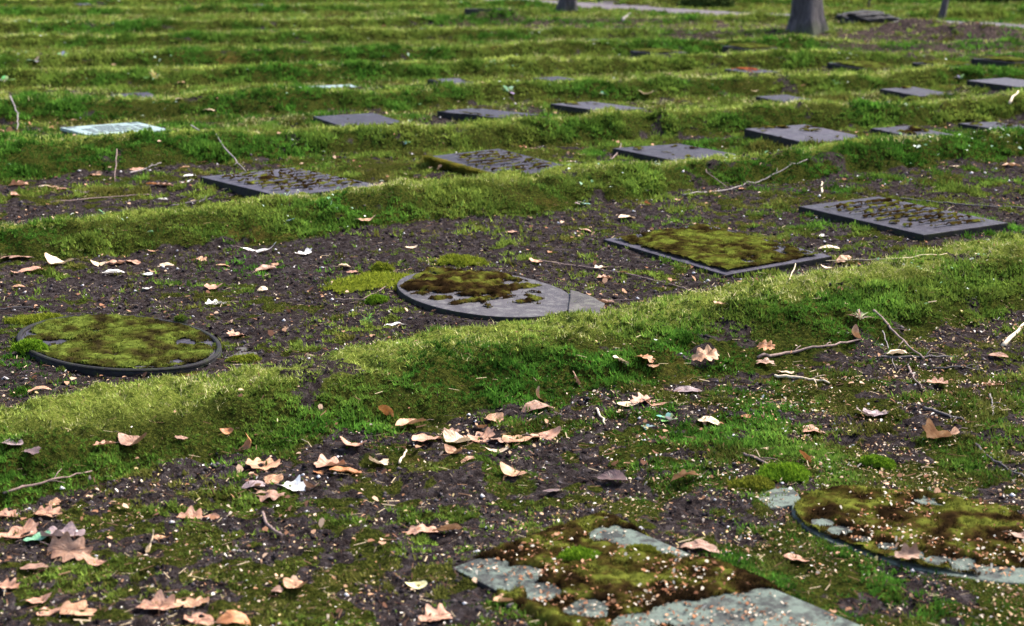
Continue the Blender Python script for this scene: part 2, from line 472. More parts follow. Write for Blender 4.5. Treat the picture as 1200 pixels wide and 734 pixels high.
slab_def('oval', 'oval grey gravestone with dark and yellow moss clumps, in the middle', c=(567, 343), L=.80, S=.56, moss='clumps', mat='mid', amt=.62, top=.038, rot=math.radians(-56), bare_base=True)
slab_def('oval', 'oval gravestone under a moss mat with a dark raised rim, on the left', c=(139, 400), L=.82, S=.56, moss='full', amt=.66, top=.014, rot=math.radians(-44), rim=True)
slab_def('rect', 'lichen covered gravestone with a sharp corner, cut by the bottom edge', [(500, 672), (830, 800), (1065, 748), (688, 619)], moss='spill', amt=.60, top=.020, bare=[(556, 670, .085), (600, 674, .06), (640, 690, .045), (690, 712, .045), (745, 732, .05), (722, 627, .055), (762, 636, .06), (810, 645, .045), (800, 722, .06), (860, 716, .075), (930, 712, .09), (990, 728, .09), (870, 745, .12), (1030, 742, .08)], berm=False, mat='lichen')
slab_def('oval', 'half buried rounded gravestone with a mossy top and lichen edge, bottom right', ax=((934, 584), (1290, 664)), S=.44, moss='spill', amt=.62, top=.012, bare=[(952, 568, .03), (975, 560, .028), (1005, 557, .026), (1040, 557, .026), (1075, 561, .026), (1110, 568, .035), (1145, 578, .03), (962, 612, .030), (985, 622, .028), (1010, 632, .028), (1040, 641, .026), (1070, 650, .022), (1100, 657, .026), (1130, 663, .030), (1160, 670, .034), (1195, 675, .04), (1085, 590, .02)], mat='lichen')

for d in SLABS:
    zc = float(terrain0(np.array([d['x']]), np.array([d['y']]))[0][0]); d['z'] = min(max(zc, -.012), .03)

def settle(x, y, z):
    """earth lies under the stones, is banked up against their low side and open at the raised side"""
    z = np.array(z, float); x = np.asarray(x, float); y = np.asarray(y, float)
    shp = z.shape; z = z.ravel(); xf = x.ravel(); yf = y.ravel()
    for d in SLABS:
        R_ = math.hypot(d['L'], d['S']) / 2 + .25
        idx = np.nonzero((np.abs(xf - d['x']) < R_) & (np.abs(yf - d['y']) < R_))[0]
        if len(idx) == 0: continue
        xx, yy = xf[idx], yf[idx]
        u, v = local(d, xx, yy)
        if d['kind'] == 'oval':
            e = (np.sqrt((u / (d['L'] / 2)) ** 2 + (v / (d['S'] / 2)) ** 2) - 1) * d['S'] / 2
        else:
            e = np.maximum(np.abs(u) - d['L'] / 2, np.abs(v) - d['S'] / 2)
        zz = z[idx]; zt = d['z'] + d['top']
        lumpy = (fbm(xx * 9, yy * 9, 33, 3) - .5)
        low = ss(d['L'] * .5 - .12, d['L'] * .5 + .01, u) if d.get('berm', True) else np.zeros(len(u))
        if d['kind'] == 'oval': low = np.ones(len(u)) * .75
        lvl = zt - d['top'] * (1 - low) * (.50 if d.get('mat') != 'lichen' else .3) - .008 + lumpy * .022
        if d['kind'] == 'oval' and d.get('mat') == 'lichen': lvl = zt - .003 + lumpy * .02
        k = ss(.20, .0, e)
        zo = zz * (1 - k) + np.minimum(np.maximum(lvl, zz * .6), zt + .004 + .012 * low) * k
        if d['kind'] == 'oval' and d.get('mat') != 'lichen': base_in = (np.abs(u) < d['L'] / 2) & (np.abs(v) < d['S'] / 2); zo = np.where(base_in, np.minimum(zo, zt - .014 + .020 * (fbm(xx * 7, yy * 7, 81, 2) > (.62 if d.get('bare_base') else .45))), zo)
        z[idx] = np.where(e < 0, np.minimum(zz, d['z'] - .015), zo)
    return z.reshape(shp)
READY = True

def slab_mask(x, y, grow=0.0):
    m = np.zeros(np.shape(x), bool)
    for d in SLABS:
        u, v = local(d, x, y)
        if d['kind'] == 'oval':
            m |= (np.abs(u) / (d['L'] / 2 + grow)) ** 2.0 + (np.abs(v) / (d['S'] / 2 + grow)) ** 2.0 < 1
        else:
            m |= (np.abs(u) < d['L'] / 2 + grow) & (np.abs(v) < d['S'] / 2 + grow)
    return m

# ------------------------------------------------------------------ vegetation amount in the strips
def veg(x, y, T=None):
    z, bank, crest, idx, bare, pm = T if T is not None else terrain(x, y, True)
    n = fbm(x * 1.7, y * 1.7, 71, 4, .6); n2 = fbm(x * 7, y * 7, 73, 3, .6)
    cov = np.full(x.shape, .80)
    cov = np.where(idx == 0, .50 + .06 * ss(-.2, .9, x) - .06 * ss(0, -1, x) * ss(3.6, 3.0, y), cov)
    cov = np.where(idx == 1, .27 + .20 * ss(.2, 1.6, x) * (1 - ss(2.2, 3.0, x)), cov)
    cov = np.where(idx == 2, .38 + .35 * ss(-2.0, -.6, x) * (1 - ss(1.6, 3.2, x)), cov)
    cov = np.where(idx == 3, .72 - .2 * ss(-2.5, -4, x), cov)
    s = ss(.40, .66, cov * 1.0 + (n - .5) * .8 + (n2 - .5) * 1.0 + (fbm(x * 21, y * 21, 75, 2) - .5) * .9)
    s = s * (1 - bare * .85)
    bk = bank * ss(.20, .46, bank * .52 + (n2 - .5) * .95 + (n - .5) * .4 + .24)
    v = np.maximum(s, bk * (1 - .6 * bare)) * (1 - pm)
    holes = ss(.30, .42, n2 * .6 + fbm(x * 3, y * 3, 79, 3) * .4)
    v = v * (.35 + .65 * holes)
    return v

# ------------------------------------------------------------------ ground sheet
ys = [-300, -80, -20, -8, -4, -2, 0, .8, 1.4, 1.8]
y = 2.1
while y < 46:
    ys.append(y); y += min(max(y * y / 2100, .0045), .055)
while y < 600:
    ys.append(y); y *= 1.06
ys = np.array(ys)
tcol = np.linspace(-1, 1, 620)
hw = np.maximum(.42 * np.abs(ys) + 1.15, 2.0)
Xg = hw[:, None] * tcol[None, :]
ext = []
for e in (1.5, 6, 25, 100, 500):
    ext.append(hw + e)
Xg = np.hstack([-np.stack(ext[::-1], 1), Xg, np.stack(ext, 1)])
Yg = np.repeat(ys[:, None], Xg.shape[1], 1)
T = terrain(Xg, Yg, True)
Zg = T[0].copy()
vg = veg(Xg, Yg, T)
R, Cn = Xg.shape
V = np.stack([Xg.ravel(), Yg.ravel(), Zg.ravel()], 1)
ii = np.arange(R * Cn).reshape(R, Cn)
Fq = np.stack([ii[:-1, :-1].ravel(), ii[:-1, 1:].ravel(), ii[1:, 1:].ravel(), ii[1:, :-1].ravel()], 1)
me = npmesh('ground', V, Fq)
for nme, arr in (('veg', vg), ('crest', T[2]), ('path', T[5]), ('bare', T[4])):
    a = me.attributes.new(nme, 'FLOAT', 'POINT'); a.data.foreach_set('value', np.ascontiguousarray(arr.ravel(), np.float32))
g = link('ground', me, MATS['ground_soil_and_moss'], smooth=True); tag(g, kind='structure')

# ------------------------------------------------------------------ scatter
def samples(n, y0, y1, p):
    """points in the viewed wedge plus a margin; density ~ D^-p per area"""
    k = 2 - p
    u = rng.random(n)
    Y = (y0 ** k + u * (y1 ** k - y0 ** k)) ** (1 / k) if abs(k) > 1e-6 else y0 * (y1 / y0) ** u
    X = (rng.random(n) * 2 - 1) * (.39 * Y + .95)
    return X, Y

def stars(name, X, Y, Z, size, blades, width, elev, cols, mat, lab, cat, jit=.35, droop=0):
    n = len(X)
    th = rng.random((n, 1)) * 6.283 + np.arange(blades)[None] * (6.283 / blades) + rng.normal(0, .35, (n, blades))
    el = np.clip(rng.normal(elev[0], elev[1], (n, blades)), .1, 1.5)
    ln = size[:, None] * (.6 + .7 * rng.random((n, blades)))
    dx = np.cos(th) * np.cos(el); dy = np.sin(th) * np.cos(el); dz = np.sin(el)
    px, py = -np.sin(th), np.cos(th)
    w = size[:, None] * width
    off = size[:, None] * jit
    bx = X[:, None] + rng.normal(0, 1, (n, blades)) * off; by = Y[:, None] + rng.normal(0, 1, (n, blades)) * off
    bz = Z[:, None] + np.zeros((n, blades))
    V = np.empty((n, blades, 3, 3), np.float32)
    for j, sg in ((0, -1), (1, 1)):
        V[:, :, j, 0] = bx + px * w * sg; V[:, :, j, 1] = by + py * w * sg; V[:, :, j, 2] = bz - size[:, None] * .15
    V[:, :, 2, 0] = bx + dx * ln; V[:, :, 2, 1] = by + dy * ln; V[:, :, 2, 2] = bz + dz * ln
    V = V.reshape(-1, 3)
    Fc = np.arange(len(V)).reshape(-1, 3)
    C = np.repeat(cols[:, None, :], blades, 1) * (.75 + .5 * rng.random((n, blades, 1)))
    C = np.repeat(C[:, :, None, :], 3, 2).reshape(-1, 3)
    return tag(link(name, npmesh(name, V, Fc, C), mat), lab, cat, kind='stuff')

def mixcol(t, a, b):
    return np.array(a)[None] * (1 - t[:, None]) + np.array(b)[None] * t[:, None]

def ground_pts(n, y0, y1, p, grow=.0):
    X, Y = samples(n, y0, y1, p)
    T = terrain(X, Y, True); v = veg(X, Y, T)
    ok = ~slab_mask(X, Y, grow)
    return X[ok], Y[ok], tuple(t[ok] for t in T), v[ok]

# haircap moss: faces of the banks and cushions in the strips
X, Y, T, v = ground_pts(940000, 2.2, 46, 1.75, -.006)
n8 = fbm(X * 6, Y * 6, 91, 3); nb = fbm(X * 1.2, Y * 1.2, 93, 3)
pr = v * (.75 + .3 * T[1]) * (1 - .80 * T[2] * (nb > .40)) * np.maximum(ss(.36, .56, n8 + .05 * (T[1] < .3) + .10 * T[1]), .30 * T[1])
pr = np.maximum(pr, .07 * (T[3] < 2) * (1 - T[5]))
keep = rng.random(len(X)) < pr
X, Y, v, n8, nb = X[keep], Y[keep], v[keep], n8[keep], nb[keep]; T = tuple(t[keep] for t in T)
sz = .0078 * (np.maximum(Y, 2.2) / 3) ** .8 * (.6 + .8 * rng.random(len(X))) * (.45 + 1.1 * fbm(X * 4, Y * 4, 95, 3)) * (.75 + .55 * (n8 > .53))
t = np.clip(rng.random(len(X)) * .5 + (n8 - .35) * 1.3, 0, 1)
cols = mixcol(t, (.008, .032, .005), (.080, .190, .022))
yl = np.clip((nb - .5) * 4 + .55 * T[2] + (T[1] < .3) * .30 + ss(8, 16, Y) * .4, 0, 1)[:, None]
cols = cols * (1 - yl * .65) + np.array((.170, .195, .035)) * yl * .65
b0 = fbm(X * 5.3, Y * 5.3, 97, 3) + (rng.random(len(X)) - .5) * .3; br = (ss(.46, .62, b0) * (.10 + .60 * (T[1] < .4)))[:, None]
cols = cols * (1 - br) + np.array((.085, .062, .018)) * br
cols = cols * (.18 + 1.6 * fbm(X * 13, Y * 13, 99, 3))[:, None]
stars('haircap_moss', X, Y, T[0], sz, 6, .22, (.8, .4), cols, M_MOSS, 'short dark to bright green moss covering the banks and parts of the strips', 'moss')
NM = len(X)

# short grass and yellow moss on the crests
X, Y, T, v = ground_pts(540000, 2.2, 46, 1.6, .01)
nb = fbm(X * 2.2, Y * 2.2, 103, 3)
pr = np.clip(T[2] * 1.1 + .40 * (T[3] > 2) * (1 - T[1]), 0, 1) * v
keep = rng.random(len(X)) < pr
X, Y, v, nb = X[keep], Y[keep], v[keep], nb[keep]; T = tuple(t[keep] for t in T)
sz = .0105 * (Y / 3) ** .80 * (.5 + .9 * rng.random(len(X)))
r = rng.random(len(X))
cols = mixcol(np.clip(r * .8 + (nb - .35) * 1.4, 0, 1), (.090, .175, .020), (.340, .400, .085))
straw = (rng.random(len(X)) < .12 + .50 * ss(.45, .65, fbm(X * 3.7, Y * 3.7, 105, 3)))[:, None]
cols = cols * (1 + .30 * (T[3] > 2))[:, None]
cols = np.where(straw, np.array((.44, .40, .19)) * (.7 + .5 * rng.random((len(X), 1))), cols)
cols = cols * (.35 + 1.25 * fbm(X * 13, Y * 13, 107, 3))[:, None]
stars('short_grass', X, Y, T[0], sz, 4, .065, (.55, .4), cols, M_GRASS, 'short yellow green grass and straw along the tops of the banks', 'grass', jit=.6)

# long dark green grass on distant bank faces, partly shade put into the colour
X, Y, T, v = ground_pts(110000, 6, 46, 1.2, .02)
keep = rng.random(len(X)) < v * T[1] * (1 - T[2])
X, Y = X[keep], Y[keep]; T = tuple(t[keep] for t in T)
sz = .035 * (Y / 8) ** .35 * (.5 + .8 * rng.random(len(X)))
cols = mixcol(rng.random(len(X)), (.008, .028, .005), (.045, .105, .015))
stars('bank_grass', X, Y, T[0], sz, 4, .05, (.9, .3), cols, M_GRASS, 'longer green grass growing on the distant banks', 'grass', jit=.6)

# pale bud scales / seed husks
def chips(name, X, Y, Z, size, cols, mat, lab, cat, asp=.45, thin=False):
    n = len(X); th = rng.random(n) * 6.283
    ti = np.clip(rng.normal(0, .45, n), -1, 1); tj = np.clip(rng.normal(0, .35, n), -.9, .9)
    if thin: ti = ti * .3
    a = np.stack([np.cos(th), np.sin(th), np.tan(ti * .8)], 1) * (size * .5)[:, None]
    b = np.stack([-np.sin(th), np.cos(th), np.tan(tj)], 1) * (size * .5 * asp * (.6 + .8 * rng.random(n)))[:, None]
    P = np.stack([X, Y, Z + size * .22], 1)
    up = np.array((0, 0, 1.0))[None] * (size * .16)[:, None]
    if thin:
        V = np.stack([P - a - b, P + a - b, P + a + b, P - a + b], 1).reshape(-1, 3)
        Fc = np.arange(len(V)).reshape(-1, 4)
        k = 4
    else:
        V = np.stack([P - a, P - .4 * a - b + up, P + .5 * a - b + up, P + a, P + .5 * a + b + up, P - .4 * a + b + up], 1).reshape(-1, 3)
        Fc = np.arange(len(V)).reshape(-1, 6); k = 6
    C = np.repeat(cols * (.8 + .35 * rng.random((n, 1))), k, 0)
    return tag(link(name, npmesh(name, V, Fc, C), mat), lab, cat, kind='stuff')

n = 225000
X, Y = samples(n, 2.3, 13, 1.9)
T = terrain(X, Y, True)
dn = fbm(X * 3.2, Y * 3.2, 111, 3) * .55 + fbm(X * 17, Y * 17, 113, 2) * .45
pr = np.where(T[3] == 0, .30 + .55 * ss(-.3, .7, X), .10) * ss(.38, .62, dn + .05 * (T[3] == 0)) * (1 - .92 * T[1])
keep = rng.random(n) < pr
X, Y, Z = X[keep], Y[keep], T[0][keep]
on = slab_mask(X, Y); Z = np.where(on, np.maximum(Z, .03), Z) + .003
pal = np.array([(.46, .37, .27), (.60, .55, .48), (.46, .31, .19), (.50, .38, .18), (.34, .18, .10), (.46, .36, .28), (.22, .11, .06), (.12, .065, .04), (.30, .18, .11)])
cols = pal[rng.integers(0, 9, len(X))]
X, Y, Z, cols = X[~on], Y[~on], Z[~on], cols[~on]
chips('bud_scales', X, Y, Z, .0068 * (Y / 3) ** .35 * (.4 + 1.2 * rng.random(len(X)) ** 3), cols, M_CHIP, 'tiny pale bud scales and husks littering the soil', 'litter')

# tiny broad leaved herbs dotted over the banks
X, Y = samples(26000, 3, 34, 1.5); T = terrain(X, Y, True)
hn = fbm(X * 2.4, Y * 2.4, 121, 3)
keep = (rng.random(len(X)) < T[1] * ss(.52, .66, hn) * .5 * ss(4, 7, Y)) & ~slab_mask(X, Y)
X, Y, Z = X[keep], Y[keep], T[0][keep] + .012
pal = np.array([(.20, .30, .19), (.32, .40, .30), (.12, .22, .11), (.42, .46, .38)])
chips('herb_leaves', X, Y, Z, .022 * (Y / 8) ** .4 * (.5 + .8 * rng.random(len(X))), pal[rng.integers(0, 4, len(X))], M_CHIP, 'tiny pale green herb leaves dotted over the banks', 'herbs')

# dead leaf crumbs gathered in hollows
X, Y = samples(30000, 2.3, 24, 1.6); T = terrain(X, Y, True)
hn = fbm(X * 1.9, Y * 1.9, 125, 3) * .6 + fbm(X * 9, Y * 9, 127, 2) * .4
keep = (rng.random(len(X)) < (1 - .8 * T[1]) * ss(.48, .64, hn + .15 * T[4]) * .35) & ~slab_mask(X, Y)
X, Y, Z = X[keep], Y[keep], T[0][keep] + .004
pal = np.array([(.22, .11, .065), (.36, .21, .13), (.12, .06, .04), (.46, .31, .21)])
chips('leaf_crumbs', X, Y, Z, .016 * (Y / 5) ** .3 * (.4 + rng.random(len(X))), pal[rng.integers(0, 4, len(X))], M_CHIP, 'broken brown bits of old leaves in hollows of the soil', 'litter', asp=.7)

# thin brown litter
X, Y = samples(80000, 2.3, 16, 1.8); T = terrain(X, Y, True)
keep = (rng.random(len(X)) < .55 * (1 - .62 * T[1])) & ~slab_mask(X, Y)
X, Y, Z = X[keep], Y[keep], T[0][keep] + .004 + .008 * T[1][keep]
pal = np.array([(.10, .055, .035), (.16, .09, .055), (.03, .02, .02), (.06, .03, .022), (.40, .31, .20)])
chips('litter_needles', X, Y, Z, .022 * (.3 + 1.2 * rng.random(len(X)) ** 2), pal[rng.integers(0, 5, len(X))], M_CHIP, 'thin brown stems and needles strewn over the soil', 'litter', asp=.055, thin=True)

# soil crumbs
X, Y, T, v = ground_pts(135000, 2.3, 14, 1.6)
keep = rng.random(len(X)) < (1 - v) * .9 * (1 - T[5])
X, Y, Z = X[keep], Y[keep], T[0][keep]
n = len(X); s = .0030 * (Y / 3) ** .4 * (.4 + 1.9 * rng.random(n) ** 4)
oc = np.array([(1, 0, 0), (0, 1, 0), (-1, 0, 0), (0, -1, 0), (0, 0, .8), (0, 0, -.6)], float)
V = oc[None] * s[:, None, None] * (1 + rng.normal(0, .28, (n, 6, 1))); V[:, :, :2] += rng.normal(0, .25, (n, 6, 2)) * s[:, None, None]
V[:, :, 0] += X[:, None]; V[:, :, 1] += Y[:, None]; V[:, :, 2] += Z[:, None] + s[:, None] * .3
of = np.array([(0, 1, 4), (1, 2, 4), (2, 3, 4), (3, 0, 4), (1, 0, 5), (2, 1, 5), (3, 2, 5), (0, 3, 5)])
Fc = (of[None] + (np.arange(n) * 6)[:, None, None]).reshape(-1, 3)
cc = mixcol(rng.random(n) ** 2, (.008, .006, .007), (.090, .076, .078)); cc[rng.random(n) < .035] = (.45, .42, .42)
tag(link('soil_crumbs', npmesh('soil_crumbs', V.reshape(-1, 3), Fc, np.repeat(cc, 6, 0)), M_CRUMB), 'dark crumbs of soil and small grit', 'soil', kind='stuff')

# ------------------------------------------------------------------ build gravestones
def prism(outline, z0, z1, bev=.006):
    bm = bmesh.new()
    vs = [bm.verts.new((x, y, z1)) for x, y in outline]
    f = bm.faces.new(vs); 
    ex = bmesh.ops.extrude_face_region(bm, geom=[f])
    nv = [e for e in ex['geom'] if isinstance(e, bmesh.types.BMVert)]
    for v_ in nv: v_.co.z = z0
    bmesh.ops.recalc_face_normals(bm, faces=bm.faces)
    top = [e for e in bm.edges if all(abs(v_.co.z - z1) < 1e-6 for v_ in e.verts)]
    if bev: bmesh.ops.bevel(bm, geom=top, offset=bev, segments=2, profile=.6, affect='EDGES')
    return bm

def bmobj(name, bm, mat, parent, side=None):
    me = bpy.data.meshes.new(name); bm.to_mesh(me); bm.free()
    o = link(name, me, mat, parent)
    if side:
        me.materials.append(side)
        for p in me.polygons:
            if abs(p.normal.z) < .3: p.material_index = 1  # upright faces take the painted side shade
    return o

PALS = {'mix': [(.012, .008, .003), (.028, .020, .006), (.046, .044, .008), (.080, .095, .014)], 'umber': [(.010, .006, .003), (.022, .013, .005), (.040, .032, .007), (.080, .088, .014)], None: [(.018, .014, .006), (.036, .033, .008), (.050, .058, .010), (.085, .108, .018)],
        'rust': [(.10, .02, .012), (.22, .05, .03), (.12, .06, .02), (.16, .04, .02)],
        'green': [(.02, .04, .008), (.04, .07, .012), (.03, .05, .01), (.06, .09, .02)]}

def warp(u, v, sd):
    c, q = math.cos(.6 + sd), math.sin(.6 + sd)
    a, b = c * u - q * v, q * u + c * v
    return a + .06 * fbm(b * 9, a * 9, sd + 40, 2), b + .06 * fbm(a * 9 + 5, b * 9, sd + 44, 2)

def moss_mask(d, u, v, sd):
    L, S = d['L'], d['S']
    k = d['moss']; a = d.get('amt', .5)
    wu, wv_ = warp(u, v, sd)
    n = fbm(wu * 22, wv_ * 22, sd, 4, .55); n2 = fbm(u * 6, v * 6, sd + 5, 3)
    if d['kind'] == 'oval':
        e = 1 - np.sqrt((u / (L / 2)) ** 2 + (v / (S / 2)) ** 2); edge = e * S / 2
    else:
        edge = np.minimum(L / 2 - np.abs(u), S / 2 - np.abs(v))
    if k == 'letters':
        w = L * .105
        ph = (u + L * .5) / w; fr = np.abs(ph - np.floor(ph) - .5) * w       # rows across the stone
        row = ss(.024, .006, fr + (vn(v * 22, np.floor(ph) * 3.3, sd) - .5) * .018 + (n - .5) * .025)
        brk = vn(v * 21, np.floor(ph) * 7.1, sd + 3)
        inner = ss(.03, .06, edge) * ss(.46 * L, .36 * L, np.abs(u))
        m = row * inner * ss(1 - a - .06, 1 - a + .04, brk * .65 + n2 * .4) * (.6 + .8 * n)
        return m - .35
    if k == 'spill':
        mm = np.full(np.shape(u), 9.0)
        for px, py, rr in d['bare']:
            bx, by = un(px, py, d['z'] + d['top']); bu, bv = local(d, bx, by)
            mm = np.minimum(mm, np.hypot(u - bu, v - bv) - rr)
        m = (mm + (n - .5) * .05 + .006) * 30
        m = np.minimum(m, 1) * (.55 + .9 * n)
        m = np.where((edge < (-.035 if d['kind'] != 'oval' else .002) + .03 * (n2 - .3)), -1, m)
        return m - .22 * (n2 > .6)
    if k == 'clumps':
        c = ss(.52, .30, np.hypot((u + .06) / L, (v - .01) / S * .95) + (n2 - .5) * .35)
        w = L * .115; ph = (u + L * .5) / w; fr = np.abs(ph - np.floor(ph) - .5) * w
        row = .75 * ss(.05, .008, fr + (n - .5) * .08) + 1.0 * ss(.10, -.25, u / L)
        return (n * .7 + n2 * .3 - .5) * 4.5 * c + row * c * .8 - .50
    if k == 'spots':
        b = fbm(u * 9, v * 13, sd, 2); return (b - (1 - a)) * 6 * ss(.02, .06, edge) + (n - .5) * 1.2 - .25
    if k == 'dots':
        b = vn(u * 17, v * 17, sd); return (b - (1 - a * .75)) * 6 * ss(.01, .05, edge) + (n - .5) - .1
    if k == 'edge':
        return ss(.10, .0, edge) * (n2 > 1 - a - .1) * 2 * n * 1.2 - .55 + (n - .5)
    if k == 'mid':
        c = ss(.50, .30, np.hypot(u / L + .08, (v / S + .02) * .9) + (n2 - .5) * .7)
        return (n * .55 + n2 * .45 - (1 - a) + .18) * 3.2 * c - .12
    m = (n * .5 + n2 * .5 - .5 + (a - .5) * .9) * 5
    lim = .026 if (d['kind'] == 'frame' or d.get('mat') == 'lichen') else .012 if d.get('rim') else (.002 if a > .7 else .02)
    m = np.where(edge < lim + (.02 if d.get('mat') != 'lichen' else .09) * (n - .3), -1, m)
    return m

def moss_part(d, root, zt, sd, dist):
    L, S = d['L'], d['S']
    cell = max(.0035, dist * .0013)
    hgt = (.017 if d['moss'] in ('clumps', 'letters') else .012) + .0004 * dist; k_ = d['moss']
    nu, nv_ = int(L / cell), int(S / cell)
    sp = .04 if d['moss'] == 'spill' else 0
    us = np.linspace(-L / 2 - sp, L / 2 + sp, nu); vs = np.linspace(-S / 2 - sp, S / 2 + sp, nv_)
    U, W = np.meshgrid(us, vs, indexing='ij')
    M = moss_mask(d, U, W, sd)
    hz = np.clip(M, 0, 1) ** .5 * hgt * (.6 + .9 * fbm(U * 60, W * 60, sd + 9, 2)) - .0015
    def drop(u, v):
        if not sp: return 0 * u
        if d['kind'] == 'oval': e = (1 - np.sqrt((u / (L / 2)) ** 2 + (v / (S / 2)) ** 2)) * S / 2
        else: e = np.minimum(L / 2 - np.abs(u), S / 2 - np.abs(v))
        return ss(.0, .04, -e) * (d['top'] + .012)
    hz = hz - drop(U, W)
    ii = np.arange(nu * nv_).reshape(nu, nv_)
    q = np.stack([ii[:-1, :-1], ii[1:, :-1], ii[1:, 1:], ii[:-1, 1:]], -1)
    ok = (M[:-1, :-1] > -.05) & (M[1:, 1:] > -.05) & (M[1:, :-1] > -.05) & (M[:-1, 1:] > -.05)
    q = q[ok]
    if len(q) == 0: return
    pal = np.array(PALS[d.get('pal') or ('umber' if d['moss'] in ('letters', 'spots', 'dots', 'mid', 'clumps') or d.get('mat') == 'lichen' else None)])
    wU, wW = warp(U, W, sd + 1)
    cn = (fbm(wU * 19, wW * 19, sd + 21, 4, .6) - .5) * 1.7 + .50 + .15 * np.clip(M, 0, 1)
    def pick(t):
        t = np.clip((t - .25) / .65, 0, .999) * 3
        i = t.astype(int); f = (t - i)[..., None]
        return pal[i] * (1 - f) + pal[np.minimum(i + 1, 3)] * f
    C = pick(cn) * (.35 + 1.3 * fbm(U * 75, W * 75, sd + 61, 2))[..., None]
    # blades
    nb = int(min(26000, 1.1 * ok.sum() * (2.2 if dist < 6 else 1.4)))
    uu = (rng.random(nb) - .5) * (L + 2 * sp); vv = (rng.random(nb) - .5) * (S + 2 * sp)
    mm = moss_mask(d, uu, vv, sd); k = mm > .02; uu, vv, mm = uu[k], vv[k], mm[k]; nb = len(uu)
    V1 = np.stack([U.ravel(), W.ravel(), zt + hz.ravel()], 1)
    used = np.unique(q); remap = -np.ones(len(V1), int); remap[used] = np.arange(len(used))
    V1 = V1[used]; C1 = C.reshape(-1, 3)[used]; q = remap[q]
    tri = np.vstack([q[:, [0, 1, 2]], q[:, [0, 2, 3]]])
    if nb:
        bz = zt + np.clip(mm, 0, 1) ** .5 * hgt * .8 - drop(uu, vv)
        th = rng.random(nb) * 6.28; ln = min(hgt, .012 + .0002 * dist) * (.25 + .45 * rng.random(nb)); w = ln * .30; le = rng.random(nb) * .9
        px, py = -np.sin(th) * w, np.cos(th) * w
        B = np.empty((nb, 3, 3))
        B[:, 0] = np.stack([uu + px, vv + py, bz - .003], 1); B[:, 1] = np.stack([uu - px, vv - py, bz - .003], 1)
        B[:, 2] = np.stack([uu + np.cos(th) * ln * le, vv + np.sin(th) * ln * le, bz + ln * .8], 1)
        wu, wv_ = warp(uu, vv, sd + 1)
        cb = pick((fbm(wu * 19, wv_ * 19, sd + 21, 4, .6) - .5) * 1.7 + (.38 if k_ in ('letters', 'spots', 'dots') else .55) + .15 * np.clip(mm, 0, 1) + rng.normal(0, .10, nb)) * (.4 + 1.2 * rng.random((nb, 1)))
        o = len(V1); V1 = np.vstack([V1, B.reshape(-1, 3)]); C1 = np.vstack([C1, np.repeat(cb, 3, 0)])
        tri = np.vstack([tri, o + np.arange(nb * 3).reshape(-1, 3)])
    tag(link('moss', npmesh('moss', V1, tri, C1), M_MOSS, root), kind='stuff')

def chips_on(d, root, zt, n, sd):
    """husks caught in the moss: a part of the overgrown stone's cover"""
    uu = (rng.random(n) - .5) * d['L'] * .94; vv = (rng.random(n) - .5) * d['S'] * .94
    if d['kind'] == 'oval':
        k = (uu / (d['L'] / 2)) ** 2 + (vv / (d['S'] / 2)) ** 2 < .85; uu, vv = uu[k], vv[k]
    dn = fbm(uu * 9, vv * 9, sd, 3); k = rng.random(len(uu)) < ss(.30, .75, dn) * .8; uu, vv = uu[k], vv[k]
    mm = moss_mask(d, uu, vv, sd)
    pal = np.array([(.50, .42, .33), (.52, .45, .36), (.46, .26, .15), (.30, .14, .07), (.16, .07, .04), (.10, .05, .03), (.24, .11, .06)])
    o = chips('bud_scales', uu, vv, zt + np.where(mm > 0, .012, .001), .0075 * (.5 + rng.random(len(uu))), pal[rng.integers(0, 7, len(uu))], M_CHIP, None, None)
    o.parent = root; 

